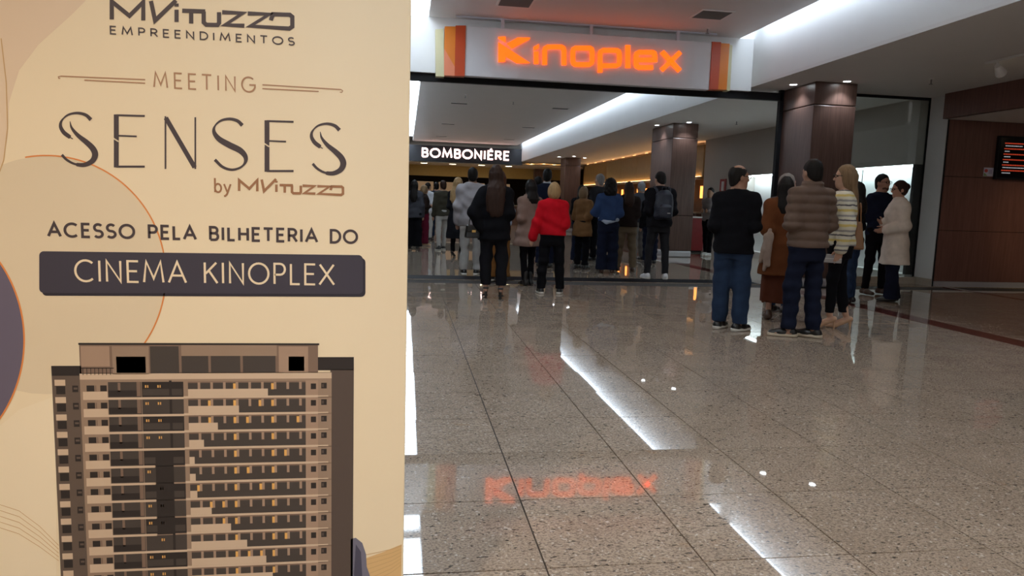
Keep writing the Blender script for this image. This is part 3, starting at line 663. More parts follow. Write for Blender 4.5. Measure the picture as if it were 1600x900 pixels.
def nets(D, org, h):
    S = D < 0; nx, ny, nz = D.shape
    cnt = np.zeros((nx-1, ny-1, nz-1), np.int8)
    for i in (0, 1):
        for j in (0, 1):
            for k in (0, 1): cnt += S[i:nx-1+i, j:ny-1+j, k:nz-1+k]
    act = (cnt > 0) & (cnt < 8); idx = np.argwhere(act)
    if len(idx) == 0: return np.zeros((0, 3)), np.zeros((0, 4), int)
    acc = np.zeros((len(idx), 3)); num = np.zeros(len(idx))
    for e0, e1 in EDGES:
        e0, e1 = np.array(e0), np.array(e1); p0 = idx+e0; p1 = idx+e1
        d0 = D[p0[:, 0], p0[:, 1], p0[:, 2]]; d1 = D[p1[:, 0], p1[:, 1], p1[:, 2]]
        m = (d0 < 0) != (d1 < 0); t = np.where(m, d0/np.where(m, d0-d1, 1), 0)
        acc += np.where(m[:, None], e0+(e1-e0)*t[:, None], 0); num += m
    V = org+h*(idx+acc/num[:, None])
    ID = -np.ones((nx-1, ny-1, nz-1), np.int64); ID[act] = np.arange(len(idx))
    F = []
    for ax in range(3):
        o = [0, 1, 2]; u, v = [q for q in o if q != ax]
        sl0 = [slice(1, -1)]*3; sl1 = [slice(1, -1)]*3; sl0[ax] = slice(0, -1); sl1[ax] = slice(1, None)
        a_, b_ = S[tuple(sl0)], S[tuple(sl1)]; e = np.argwhere(a_ != b_)
        if len(e) == 0: continue
        inside = a_[e[:, 0], e[:, 1], e[:, 2]]
        base = e.copy(); base[:, u] += 1; base[:, v] += 1
        def cell(du, dv):
            c = base.copy(); c[:, u] += du; c[:, v] += dv; return ID[c[:, 0], c[:, 1], c[:, 2]]
        q = np.stack([cell(-1, -1), cell(0, -1), cell(0, 0), cell(-1, 0)], 1)
        flip = inside if ax != 1 else ~inside
        q = np.where(flip[:, None], q, q[:, ::-1]); F.append(q[(q >= 0).all(1)])
    return V, np.concatenate(F) if F else np.zeros((0, 4), int)
def field(prims, h, cuts=(), disp=None, subs=(), pad=.03):
    lo = np.min([bounds(p)[0] for p, k in prims], 0)-pad; hi = np.max([bounds(p)[1] for p, k in prims], 0)+pad
    n = np.ceil((hi-lo)/h).astype(int)+1
    ax = [lo[i]+h*np.arange(n[i]) for i in range(3)]
    D = np.full(n, .5, np.float32)
    def sub(p, m):
        b0, b1 = bounds(p); s = []
        for i in range(3):
            s.append(slice(max(0, int((b0[i]-m-lo[i])/h)), min(n[i], int((b1[i]+m-lo[i])/h)+2)))
        return tuple(s), ax[0][s[0]][:, None, None], ax[1][s[1]][None, :, None], ax[2][s[2]][None, None, :]
    for p, k in prims:
        s, x, y, z = sub(p, max(k, .02)+2*h)
        d = dist(p, x, y, z); c = D[s]
        if k > 0:
            t = np.maximum(k-np.abs(c-d), 0)/k; D[s] = np.minimum(c, d)-t*t*k*.25
        else: D[s] = np.minimum(c, d)
    if disp is not None: D += disp(ax[0][:, None, None], ax[1][None, :, None], ax[2][None, None, :])
    for p, k in subs:
        s, x, y, z = sub(p, 2*h+.02); D[s] = np.maximum(D[s], -dist(p, x, y, z))
    for p0, nn in cuts:
        D = np.maximum(D, (ax[0][:, None, None]-p0[0])*nn[0]+(ax[1][None, :, None]-p0[1])*nn[1]+(ax[2][None, None, :]-p0[2])*nn[2])
    return D, lo, h
def mesh_of(parts, name, m):
    """parts: list of (V, F) -> one smooth mesh"""
    V = np.concatenate([p[0] for p in parts]); off = 0; Fs = []
    for v, f in parts: Fs.append(f+off); off += len(v)
    F = np.concatenate(Fs); me = bpy.data.meshes.new(name)
    me.vertices.add(len(V)); me.vertices.foreach_set('co', V.astype(np.float32).ravel())
    me.loops.add(F.size); me.loops.foreach_set('vertex_index', F.astype(np.int32).ravel())
    me.polygons.add(len(F)); me.polygons.foreach_set('loop_start', np.arange(0, F.size, 4, dtype=np.int32)); me.polygons.foreach_set('loop_total', np.full(len(F), 4, np.int32))
    me.polygons.foreach_set('use_smooth', np.ones(len(F), bool)); me.update(calc_edges=True); me.validate()
    if m is not None: me.materials.append(m)
    return me
def blob(name, prims, h, m, parent, cuts=(), disp=None, subs=(), extra=()):
    parts = [nets(*field(prims, h, cuts, disp, subs))]+list(extra)
    return link(name, mesh_of(parts, name, m), None, parent)
def folds(seed, amp=.004, sx=1., sz=1.):
    r = random.Random(seed); W = [(r.uniform(-40, 40)*sx, r.uniform(-40, 40)*sx, r.uniform(-55, 55)*sz, r.uniform(0, 6)) for _ in range(5)]
    return lambda x, y, z: sum(amp*.5*np.sin(a*x+b_*y+c*z+d) for a, b_, c, d in W).astype(np.float32)
def quilt(pitch, amp): return lambda x, y, z: (-amp*np.abs(np.sin(np.pi*z/pitch))+0*x+0*y).astype(np.float32)
def strands(seed, amp=.004, f=95):
    r = random.Random(seed); p = r.uniform(0, 6); q = r.uniform(0, 6)
    return lambda x, y, z: (amp*np.sin(f*x+2.2*np.sin(9*z+p)+q)*np.cos(f*.8*y+1.6*np.sin(7*z+q))).astype(np.float32)
def curls(seed, amp=.011, f=70):
    r = random.Random(seed); p = r.uniform(0, 6)
    return lambda x, y, z: (amp*np.sin(f*x+p)*np.sin(f*y+p*2)*np.sin(f*z)).astype(np.float32)
def rotm(yaw, pitch=0, roll=0):
    return np.array(Matrix.Rotation(yaw, 3, 'Z') @ Matrix.Rotation(pitch, 3, 'X') @ Matrix.Rotation(roll, 3, 'Y'))
PIV = A(0, -.01, 1.50)
MALE = dict(z=[.78, .86, .94, 1.04, 1.15, 1.28, 1.38, 1.44, 1.48, 1.53], a=[.14, .165, .172, .16, .163, .182, .178, .135, .085, .06], b=[.10, .115, .118, .11, .112, .122, .112, .09, .07, .058],
            cy=[-.01, -.012, -.012, 0, 0, 0, -.005, -.012, -.015, -.01], sh=.172, shz=1.395, neck=.054)
FEM = dict(z=[.78, .86, .94, 1.04, 1.15, 1.28, 1.38, 1.44, 1.48, 1.53], a=[.15, .176, .175, .146, .138, .156, .15, .112, .07, .05], b=[.105, .122, .12, .10, .10, .124, .105, .08, .058, .047],
           cy=[-.01, -.014, -.014, -.004, 0, .006, -.004, -.012, -.015, -.01], sh=.152, shz=1.39, neck=.045)
ARMS = {'down': ((.05, -.02, -.285), (.01, .06, -.25)), 'front': ((.03, -.05, -.275), (-.11, .21, .03)), 'fold': ((.05, -.02, -.265), (-.20, .17, .04)),
        'hip': ((.17, -.07, -.235), (-.15, .06, -.17)), 'phone': ((.05, .0, -.28), (-.06, .19, .13)), 'out': ((.10, -.02, -.27), (.05, .03, -.25)), 'low': ((.05, .0, -.28), (-.07, .15, -.19)), 'behind': ((.08, -.09, -.26), (-.14, -.06, -.19))}
def hand(wr, d, n, side, h=.0055, curl=.5, k=1.0):
    d = d/np.linalg.norm(d); n = n-d*(n@d); n = n/np.linalg.norm(n); s = np.cross(d, n)*side       # s: thumb side
    P = [(cap(wr-d*.03, wr+d*.02, .026, .026), 0)]
    for i, (o, ln) in enumerate(((.027, .072), (.009, .08), (-.009, .075), (-.026, .058))):
        kn = wr+d*(.085-.006*abs(i-1))+s*o
        P.append((cap(wr+d*.015+s*o*.6, kn, .015, .0125), .012))
        q = kn; a = .25*curl+.06*i
        for f, r0, r1 in ((.46, .0095, .0088), (.30, .0088, .0082), (.24, .0082, .007)):
            q2 = q+(d*math.cos(a)+n*math.sin(a))*ln*f; P.append((cap(q, q2, r0, r1), .003)); q = q2; a += .75*curl
    t0 = wr+d*.025+s*.026; t1 = t0+(d*.6+s*.62+n*.35)*.042; t2 = t1+(d*.85+s*.2+n*.4)*.034; t3 = t2+(d*.9+n*.35)*.024
    P += [(cap(t0, t1, .0145, .0115), .01), (cap(t1, t2, .0115, .010), .004), (cap(t2, t3, .010, .008), .004)]
    return nets(*field(P, h))
SKIN = {}
def skin(c): return mat('skin_%d' % int(sum(c)*1000), c, .55, .08, 25, spec=.35)
def fab(name, c, rough=.9, bump=.25, var=.18, sc=14): return mat('cloth_'+name, c, rough, var, sc, bump, 380, spec=.1)
def stripes(name, cols, pitch):
    m, nt, b = _nt(name); N, L = nt.nodes, nt.links
    tc = N.new('ShaderNodeTexCoord'); sx = N.new('ShaderNodeSeparateXYZ'); L.new(tc.outputs['Object'], sx.inputs[0])
    no = N.new('ShaderNodeTexNoise'); no.inputs['Scale'].default_value = 16; L.new(tc.outputs['Object'], no.inputs['Vector'])
    ma = N.new('ShaderNodeMath'); ma.operation = 'MULTIPLY_ADD'; ma.inputs[1].default_value = .018; L.new(no.outputs[0], ma.inputs[0]); L.new(sx.outputs['Z'], ma.inputs[2])
    di = N.new('ShaderNodeMath'); di.operation = 'DIVIDE'; di.inputs[1].default_value = pitch; L.new(ma.outputs[0], di.inputs[0])
    fr = N.new('ShaderNodeMath'); fr.operation = 'FRACT'; L.new(di.outputs[0], fr.inputs[0])
    cr = N.new('ShaderNodeValToRGB'); cr.color_ramp.interpolation = 'CONSTANT'
    while len(cr.color_ramp.elements) < len(cols): cr.color_ramp.elements.new(.5)
    for e, (p, c) in zip(cr.color_ramp.elements, cols): e.position = p; e.color = (*c, 1)
    L.new(fr.outputs[0], cr.inputs[0]); L.new(cr.outputs[0], b.inputs['Base Color']); b.inputs['Roughness'].default_value = .9
    return m
BLACK = (.006, .006, .008)
def person(label, x, y, H, rot, fem=False, vox=.013, head=(0, 0), arms=('down', 'down'), feet=((-.10, 0, 0), (.10, 0, 0)), top=None, low=None, shoe=None, hair=None, tone=(.42, .24, .16), glasses=False, hands=(0, 0), beard=None, seed=0, group=None, inner=None, curl=.5):
    B = FEM if fem else MALE; rng_ = random.Random(seed+17)
    root = empty('person', (x, y, 0), rot, H/1.75); tag(root, label, 'person', group)
    heel = (shoe or {}).get('heel', 0)
    sk = skin(tone); hm = rotm(*head)
    hp = lambda p: PIV+hm@(A(*p)-PIV)
    # --- joints
    sh, el, wr, hip, kn, an = {}, {}, {}, {}, {}, {}
    for i, s in enumerate((-1, 1)):
        sh[s] = A(s*B['sh'], -.012, B['shz']); a = arms[i]; a = ARMS[a] if isinstance(a, str) else a
        el[s] = sh[s]+A(s*a[0][0], a[0][1], a[0][2]); wr[s] = el[s]+A(s*a[1][0], a[1][1], a[1][2])
        hip[s] = A(s*.088, -.01, .90); f = feet[i]; an[s] = A(f[0], f[1]-.02, .085+heel)
        kn[s] = (hip[s]+an[s])/2+A(s*.008, .025, .02)
    # --- body, one continuous mesh
    P = [(loft(B['z'], [v*(.86 if z < .95 else 1) for v, z in zip(B['a'], B['z'])], [v*(.84 if z < .95 else 1) for v, z in zip(B['b'], B['z'])], None, B['cy']), .0)]
    for s in (-1, 1):
        P += [(cap((s*.05, -.012, B['shz']+.04), sh[s], .042, .048), .05), (cap(sh[s], el[s], .047, .038), .03), (cap(el[s], wr[s], .038, .026), .015),
              (cap(hip[s], kn[s], .070, .046), .03), (cap(kn[s], an[s], .045, .033), .02)]
        fy = feet[s > 0][2]; fd = A(-math.sin(fy), math.cos(fy), 0)
        P.append((cap(an[s]-fd*.03+A(0, 0, -.045), an[s]+fd*.12+A(0, 0, -.055-heel*.85), .03, .024), .02))
    P.append((cap((0, -.02, 1.43), hp((0, -.012, 1.57)), B['neck']+.006, B['neck']), .03))
    hw = .93 if fem else 1.0
    HD = [(ell(hp((0, -.012, 1.652)), A(.077*hw, .097, .100), hm), .02), (ell(hp((0, .028, 1.595)), A(.058*hw, .066, .088), hm), .035), (cap(hp((-.018*hw, .062, 1.528)), hp((.018*hw, .062, 1.528)), .021), .03),
          (cap(hp((0, .088, 1.632)), hp((0, .108, 1.598)), .009, .0135), .012), (cap(hp((-.036, .072, 1.652)), hp((.036, .072, 1.652)), .014), .015),
          (cap(hp((-.018, .086, 1.563)), hp((.018, .086, 1.563)), .0085), .008), (cap(hp((-.014, .084, 1.549)), hp((.014, .084, 1.549)), .009), .008),
          (cap(hp((-.040, .06, 1.605)), hp((-.034, .066, 1.60)), .018), .02), (cap(hp((.040, .06, 1.605)), hp((.034, .066, 1.60)), .018), .02)]
    for s in (-1, 1): HD.append((ell(hp((s*.077*hw, -.008, 1.612)), A(.012, .022, .033), hm), .006))
    subs = [(ell(hp((s*.031, .098, 1.632)), A(.017, .014, .011), hm), 0) for s in (-1, 1)]
    P += HD
    ex = []
    for i, s in enumerate((-1, 1)):
        if hands[i]:
            d = wr[s]-el[s]; nrm = A(-s, .25, 0) if abs(d[2]) > .17 else A(0, -.3, -1) if hands[i] == 2 else A(-s*.4, -.8, .3)
            ex.append(hand(wr[s], d, nrm, 1 if (s > 0) else -1, curl=curl))
        else: P.append((ell(wr[s]+(wr[s]-el[s])/np.linalg.norm(wr[s]-el[s])*.07, A(.032, .032, .06)), .02))
    blob('body', P, vox, sk, root, subs=subs if vox < .016 else (), extra=ex)
    if vox < .0135:
        for s in (-1, 1):
            eb = MB(); c = hp((s*.031, .083, 1.632))
            ey = blob('eye', [(ell(c, A(.013, .010, .009), hm), 0)], .003, mat('eye_dark', (.05, .035, .03), .25), root)
    # --- trousers / skirt
    lo_ = low or {}; st = lo_.get('style', 'straight'); m = lo_.get('mat')
    if m:
        ra, rb_, rc, z0 = {'slim': (.094, .066, .050, .09), 'straight': (.100, .078, .068, .085), 'wide': (.104, .096, .108, .07), 'flare': (.100, .078, .105, .05), 'baggy': (.110, .092, .080, .085), 'crop': (.096, .072, .060, .20), 'tight': (.088, .060, .044, .09), 'skirt': (0, 0, 0, .3)}[st]
        z0 = lo_.get('hem', z0)+heel*.4
        if st == 'skirt':
            w_ = lo_.get('w', .24); Q = [(loft([z0, .6, .82, .94, 1.05], [w_, .5*(w_+.19), .195, .188, .155], [w_*.75, .4*(w_+.19), .145, .135, .115], None, [0, 0, -.012, -.012, 0]), 0)]
            blob('skirt', Q, vox, m, root, disp=folds(seed, .007, 1.4, .12))
        else:
            Q = [(loft([.77, .88, .95, 1.03], [B['a'][0]+.02, B['a'][1]+.018, B['a'][2]+.014, B['a'][3]+.012], [.118, .132, .134, .122], None, [-.012]*4), 0)]
            for s in (-1, 1):
                tip = an[s]+A(0, 0, -.07-heel*.6); Q += [(cap(hip[s]+A(0, 0, .0), kn[s], ra, rb_), .035), (cap(kn[s], tip, rb_, rc), .03)]
            blob('trousers', Q, vox, m, root, cuts=[((0, 0, z0), (0, 0, -1))], disp=folds(seed+1, .0065 if st in ('baggy', 'straight', 'wide') else .004, .45, .9))
    # --- shoes
    so = shoe or {}
    for s in (-1, 1):
        fx, fy_, fa = feet[s > 0]; fd = A(-math.sin(fa), math.cos(fa), 0); sd = A(math.cos(fa), math.sin(fa), 0); c = A(fx, fy_, 0)
        m = so.get('mat') or fab('black_leather', BLACK, .4, 0)
        if heel:
            hl, bl, te = c-fd*.07+A(0, 0, .04+heel), c+fd*.085+A(0, 0, .026), c+fd*.165+A(0, 0, .016)
            Q = [(cap(hl, c+fd*.01+A(0, 0, .03+heel*.55), .030, .028), .01), (cap(c+fd*.01+A(0, 0, .03+heel*.55), bl, .028, .030), .02), (cap(bl, te, .030, .012), .015)]
            if so.get('open'): Q = [(cap(c+fd*.045+A(-.03*1, 0, .03), c+fd*.045+A(.03, 0, .03), .014), .01), (cap(hl+A(0, 0, .03)-sd*.028, hl+A(0, 0, .03)+sd*.028, .014), .0), (cap(hl-A(0, 0, .03), te-A(0, 0, .008), .012, .012), .01), (cap(hl-sd*.02, bl, .008), 0), (cap(hl+sd*.02, bl, .008), 0)]
            sh_ = blob('shoe', Q, min(vox, .009), m, root, cuts=[((0, 0, .004), (0, 0, -1))])
            b = MB(); b.tube(c-fd*.075, hl-A(0, 0, .015), .006 if not so.get('block') else .018, .018, 10); b.build('heel', m, sh_)
        else:
            bt = so.get('boot', 0)
            Q = [(cap(c-fd*.06+A(0, 0, .045), c+fd*.05+A(0, 0, .042), .040, .042), .02), (cap(c+fd*.05+A(0, 0, .04), c+fd*.145+A(0, 0, .030), .043, .034), .03), (cap(c-fd*.045+A(0, 0, .05), c-fd*.03+A(0, 0, .10+bt), .038, .036+bt*.05), .03)]
            sh_ = blob('shoe', Q, min(vox, .012), m, root, cuts=[((0, 0, .012), (0, 0, -1))])
            if so.get('sole'):
                Q = [(cap(c-fd*.062+A(0, 0, .02), c+fd*.05+A(0, 0, .02), .044, .046), .0), (cap(c+fd*.05+A(0, 0, .02), c+fd*.148+A(0, 0, .018), .046, .037), .01)]
                blob('sole', Q, min(vox, .009), so['sole'], sh_, cuts=[((0, 0, .038), (0, 0, 1)), ((0, 0, .001), (0, 0, -1))])
    # --- top
    if top:
        t = top.get('t', .016); hem = top.get('hem', .86); m = top['mat']; fl = top.get('flare', 0); topz = top.get('neck', 1.50)
        zs = sorted(set([hem]+[z for z in B['z'] if hem < z < topz]+[topz])); ext = lambda key: [float(np.interp(max(z, .86), B['z'], B[key])) for z in zs]
        aa = [v+t+(fl*max(0, 1.05-z)/.5 if z < 1.05 else 0) for v, z in zip(ext('a'), zs)]; bb_ = [v+t+(fl*.8*max(0, 1.05-z)/.5 if z < 1.05 else 0) for v, z in zip(ext('b'), zs)]
        if top.get('loose'): aa = [max(v, top['loose']) if z < 1.3 else v for v, z in zip(aa, zs)]; bb_ = [max(v, top['loose']*.78) if z < 1.3 else v for v, z in zip(bb_, zs)]
        Q = [(loft(zs, aa, bb_, None, ext('cy')), 0)]; cuts = []
        sl = top.get('sleeve', 1); sr = top.get('sr', .0)
        for s in (-1, 1):
            Q += [(cap((s*.05, -.012, B['shz']+.042), sh[s], .042+t*.7, .048+t), .05), (cap(sh[s], el[s], .047+t*.8+sr, .042+t*.8+sr), .04), (cap(el[s], el[s]+(wr[s]-el[s])*(.96*sl), .044+t+sr, .031+t*.8+sr), .02)]
        if top.get('collar'): Q.append((loft([1.45, 1.50, 1.45+top['collar']], [.088, .072, .078], [.085, .075, .08], None, [-.02, -.012, -.005]), .012))
        dp = folds(seed+2, top.get('fold', .0055), .55, .9)
        if top.get('quilt'): d0 = dp; qd = quilt(top['quilt'], .016); dp = lambda x, y, z: d0(x, y, z)*.5+qd(x, y, z)+.006
        tp = blob(top.get('name', 'jacket'), Q, vox, m, root, disp=dp)
        for nm, prims, mm in top.get('extra', ()): blob(nm, [(q, .01) for q in prims], vox, mm, root, disp=folds(seed+5, .004))
    # --- hair
    if hair:
        st = hair['style']; m = hair['mat']; hv = min(vox, .012)
        C = ell(hp((0, -.016, 1.655)), A((.083 if hair['style'] in ('short', 'bald') else .088)*hw, .103, .106), hm); cuts = []; dp = strands(seed, .0035)
        Q = [(C, 0)]
        if st in ('short', 'bald'):
            Q.append((ell(hp((0, -.048, 1.585)), A(.072*hw, .058, .075), hm), .025)); cuts = [(hp((0, .078, 1.705)), hm@A(0, .75, -.66))]
            sb = [(ell(hp((0, .0, 1.745)), A(.066, .085, .055), hm), 0)] if st == 'bald' else []
        else:
            sb = [(ell(hp((0, .11, 1.60)), A(.062*hw, .085, .105), hm), 0)]
            e = hair.get('end', 1.25)
            if st == 'bob': Q += [(ell(hp((0, -.035, 1.60)), A(.104, .088, .13), hm), .03)]
            elif st == 'bun': Q += [(ell(hp((0, -.10, 1.66)), A(.055, .05, .05), hm), .02), (ell(hp((0, -.045, 1.60)), A(.078, .066, .07), hm), .03)]
            elif st == 'curly': Q = [(ell(hp((0, -.03, 1.65)), A(.115, .12, .118), hm), 0), (ell(hp((0, -.07, 1.53)), A(.125, .085, .13), hm), .05)]; dp = curls(seed)
            else:
                w_ = hair.get('w', .10); bk = hair.get('back', -.135); n0 = hp((0, -.055, 1.62)); n1 = hp((0, -.085, 1.50))
                Q += [(ell(hp((0, -.03, 1.60)), A(.094, .088, .13), hm), .03), (loft([e, e+.08, 1.36, 1.46, 1.56, 1.64], [w_*.55, w_*.9, w_, w_*.95, .088, .08], [.022, .034, .040, .052, .07, .07], [n1[0]]*4+[n0[0], n0[0]], [bk, bk, bk+.005, bk+.03, n0[1], n0[1]]), .035)]
                for s in hair.get('front', ()): Q.append((cap(hp((s*.075, .0, 1.60)), (s*.10, .07, e+.08), .035, .025), .03))
        blob('hair', Q, hv, m, root, cuts=cuts, disp=dp, subs=sb)
    if beard: blob('beard', [(ell(hp((0, .036, 1.546)), A(.055, .060, .046), hm), 0)], min(vox, .010), beard, root, cuts=[(hp((0, 0, 1.562)), hm@A(0, -.25, .97))])
    if glasses:
        b = MB()
        for s in (-1, 1):
            ring = [hp((s*.034+.024*math.cos(a*.524), .104, 1.632+.019*math.sin(a*.524))) for a in range(13)]
            for i in range(12): b.tube(ring[i], ring[i+1], .0028, n=6)
            b.tube(hp((s*.057, .102, 1.637)), hp((s*.081*hw, .0, 1.635)), .003, n=6)
        b.tube(hp((-.011, .105, 1.634)), hp((.011, .105, 1.634)), .0028, n=6); b.build('glasses', m_dark, root)
    root['_j'] = 0; del root['_j']
    k = H/1.75; c_, s_2 = math.cos(rot), math.sin(rot)
    world_pt = lambda p: (x+k*(c_*p[0]-s_2*p[1]), y+k*(s_2*p[0]+c_*p[1]), k*p[2])
    return root, world_pt, dict(sh=sh, el=el, wr=wr)

# ------------------------------------------------------------------ the crowd
D2 = math.radians
black = fab('black', BLACK); blackw = fab('black_wool', (.011, .011, .014)); navyc = fab('navy', (.010, .013, .028)); denim = fab('denim', (.022, .038, .075), .9, .5, .35, 9); ddenim = fab('dark_denim', (.012, .016, .036), .9, .5, .3, 9)
pgrey = fab('pale_grey', (.34, .32, .33)); wht = fab('white_shirt', (.50, .51, .54)); camel = fab('camel', (.20, .10, .042)); beige = fab('beige_wool', (.70, .62, .54)); rose = fab('rose_beige', (.235, .155, .125)); redm = fab('red_knit', (.52, .007, .016), .9, .6)
khaki = fab('khaki', (.155, .115, .075)); brown = fab('dark_brown', (.022, .014, .012)); rust = fab('rust', (.13, .043, .016)); rust2 = fab('rust_dark', (.085, .026, .014)); blue = fab('blue_shirt', (.030, .055, .13)); tan = fab('ochre_cloth', (.24, .11, .035)); burg = fab('burgundy', (.10, .008, .022))
charc = fab('charcoal', (.022, .022, .025)); puff = fab('taupe_nylon', (.135, .090, .068), .5, .1); lgrey = fab('stone_trouser', (.40, .385, .36)); olive = fab('olive', (.05, .045, .032)); paleb = fab('pale_blue', (.36, .42, .52)); greyw = fab('grey_jacket', (.06, .062, .075)); greyt = fab('grey_trouser', (.17, .155, .145))
H_dark = mat('hair_black', (.009, .007, .006), .6, .55, 70, .9, 130, spec=.2, stretch=(1, 1, .10)); H_brown = mat('hair_brown', (.030, .014, .009), .6, .55, 70, .9, 130, spec=.2, stretch=(1, 1, .10)); H_blond = mat('hair_blond', (.36, .23, .11), .6, .55, 70, .9, 130, spec=.2, stretch=(1, 1, .10)); H_dblond = mat('hair_dark_blond', (.20, .125, .065), .6, .55, 70, .9, 130, spec=.2, stretch=(1, 1, .10)); H_grey = mat('hair_grey', (.24, .22, .21), .6, .55, 70, .9, 130, spec=.2, stretch=(1, 1, .10)); H_aub = mat('hair_auburn', (.085, .032, .016), .6, .55, 70, .9, 130, spec=.2, stretch=(1, 1, .10))
sole_w = mat('white_sole', (.62, .60, .55), .5); sole_c = mat('cream_sole', (.55, .47, .35), .5); wshoe = mat('white_shoe', (.60, .60, .60), .5); nude = mat('nude_leather', (.50, .30, .18), .3); bleath = mat('black_leather', (.010, .010, .010), .35); brleath = mat('brown_leather', (.06, .03, .018), .4)
card = stripes('striped_knit', [(0, (.62, .57, .43)), (.20, (.60, .46, .15)), (.36, (.64, .60, .48)), (.58, (.10, .095, .10)), (.68, (.62, .58, .46)), (.86, (.30, .28, .26))], .155)
NEAR, MID, FAR = .0105, .0135, .018
# --- group on the right
person('balding man in black jacket and blue jeans turned to the right', 3.37, 7.01, 1.70, D2(-30), vox=NEAR, head=(D2(-56), 0), arms=('front', 'front'), feet=((-.10, .03, D2(-20)), (.11, -.04, D2(-35))),
       top=dict(mat=black, t=.024, hem=.83, flare=.055, name='jacket', loose=.196, collar=.07, sr=.008), low=dict(mat=denim, style='baggy'), shoe=dict(mat=bleath, sole=sole_w), hair=dict(style='bald', mat=H_dark), glasses=True, tone=(.36, .19, .12), seed=1)
person('man in quilted taupe puffer jacket seen from behind', 3.95, 6.62, 1.76, D2(12), vox=NEAR, head=(D2(-6), D2(-4)), arms=('fold', 'fold'), feet=((-.13, .04, D2(55)), (.10, -.05, D2(35))),
       top=dict(mat=puff, t=.034, hem=.90, name='puffer_jacket', quilt=.088, loose=.205, collar=.085, sr=.01, neck=1.52), low=dict(mat=navyc, style='straight'), shoe=dict(mat=bleath, sole=sole_c), hair=dict(style='short', mat=H_dark), tone=(.36, .20, .13), seed=2)
st_root, st_w, st_j = person('long haired blonde woman in striped cardigan holding a wallet', 4.61, 7.10, 1.755, D2(58), True, vox=NEAR, head=(D2(16), 0), arms=(((.06, -.05, -.275), (.01, .05, -.245)), 'low'), hands=(1, 1), feet=((-.055, .06, D2(5)), (.06, -.10, D2(-5))),
       top=dict(mat=card, t=.026, hem=.90, name='cardigan', sr=.012, loose=.18, neck=1.47), low=dict(mat=black, style='tight', hem=.15), shoe=dict(mat=nude, heel=.075), hair=dict(style='long', mat=H_dblond, end=1.22, w=.09, back=-.12), glasses=True, tone=(.48, .28, .19), seed=3)
person('woman in rust coat and long skirt half hidden by the puffer jacket', 4.27, 7.68, 1.64, D2(-20), True, vox=.012, head=(D2(-10), D2(8)), arms=('front', 'front'), hands=(1, 0),
       top=dict(mat=rust, t=.035, hem=.56, flare=.05, name='coat', sr=.018, collar=.08, extra=[('scarf', [cap((-.17, -.15, 1.10), (-.20, -.14, .62), .032, .026), cap((-.19, -.12, 1.08), (-.245, -.11, .72), .034, .028), cap((-.15, -.17, 1.06), (-.165, -.17, .68), .03, .024)], fab('scarf', (.36, .27, .22), bump=.6))]), low=dict(mat=rust2, style='skirt', hem=.22, w=.21), shoe=dict(mat=brleath), hair=dict(style='long', mat=H_dark, end=1.30, w=.085), tone=(.45, .26, .18), seed=4)
person('grey haired woman peeking out left of the puffer jacket collar', 4.58, 8.2, 1.70, D2(-60), True, vox=.012, head=(D2(-20), 0), arms=('front', 'front'), top=dict(mat=greyw, t=.02, name='jacket'), low=dict(mat=denim, style='slim'), shoe=dict(mat=bleath), hair=dict(style='bob', mat=H_grey), tone=(.5, .33, .26), seed=5)
person('dark haired person in jeans standing behind the striped cardigan', 6.12, 9.15, 1.68, D2(40), True, vox=MID, arms=('front', 'front'), top=dict(mat=black, t=.02, name='jacket'), low=dict(mat=denim, style='straight'), shoe=dict(mat=bleath), hair=dict(style='long', mat=H_dark, end=1.3), seed=6)
person('bearded man in navy sweater and glasses facing the camera', 7.26, 10.2, 1.86, D2(-168), vox=NEAR, head=(D2(4), 0), arms=('down', 'front'), hands=(1, 0), feet=((-.15, .02, D2(8)), (.15, 0, D2(-8))), top=dict(mat=navyc, t=.018, hem=.87, name='sweater', neck=1.49), low=dict(mat=black, style='slim'), shoe=dict(mat=brleath), hair=dict(style='short', mat=H_dark), beard=mat('beard_dark', (.10, .045, .028), .8, .35, 80), glasses=True, tone=(.42, .22, .15), seed=7)
person('woman with pinned up hair in long cream wool coat facing left', 6.93, 9.35, 1.73, D2(72), True, vox=NEAR, head=(D2(8), D2(-4)), arms=(((.04, -.03, -.28), (-.06, .22, -.06)), 'front'), hands=(1, 1), feet=((-.07, .03, 0), (.07, -.05, 0)),
       top=dict(mat=beige, t=.034, hem=.56, flare=.045, name='coat', sr=.014, collar=.06, loose=.19), low=dict(mat=navyc, style='flare'), shoe=dict(mat=bleath), hair=dict(style='bun', mat=H_brown), glasses=True, tone=(.46, .26, .18), seed=8)
# --- queue in the middle
person('woman in black blazer with very long brown hair and strappy heels', 1.15, 9.26, 1.72, D2(-4), True, vox=NEAR, arms=(((.13, -.09, -.25), (-.10, .02, -.21)), 'front'), hands=(1, 0), feet=((-.10, .03, D2(4)), (.105, -.03, D2(-8))),
       top=dict(mat=black, t=.030, hem=.78, flare=.02, name='blazer', loose=.20, sr=.012), low=dict(mat=blackw, style='straight', hem=.15), shoe=dict(mat=bleath, heel=.07, open=True, block=True), hair=dict(style='long', mat=H_brown, end=1.08, w=.125, back=-.15), tone=(.46, .25, .18), seed=9)
person('short woman with blonde bob in bright red sweater', 2.03, 9.80, 1.545, D2(-6), True, vox=NEAR, arms=(((.10, -.02, -.27), (.06, .02, -.25)), 'front'), feet=((-.16, .0, D2(12)), (.15, .02, D2(-14))),
       top=dict(mat=redm, t=.032, hem=.93, name='sweater', loose=.205, sr=.014, neck=1.49), low=dict(mat=black, style='straight'), shoe=dict(mat=bleath, sole=sole_w), hair=dict(style='bob', mat=H_blond), tone=(.46, .27, .19), seed=10)
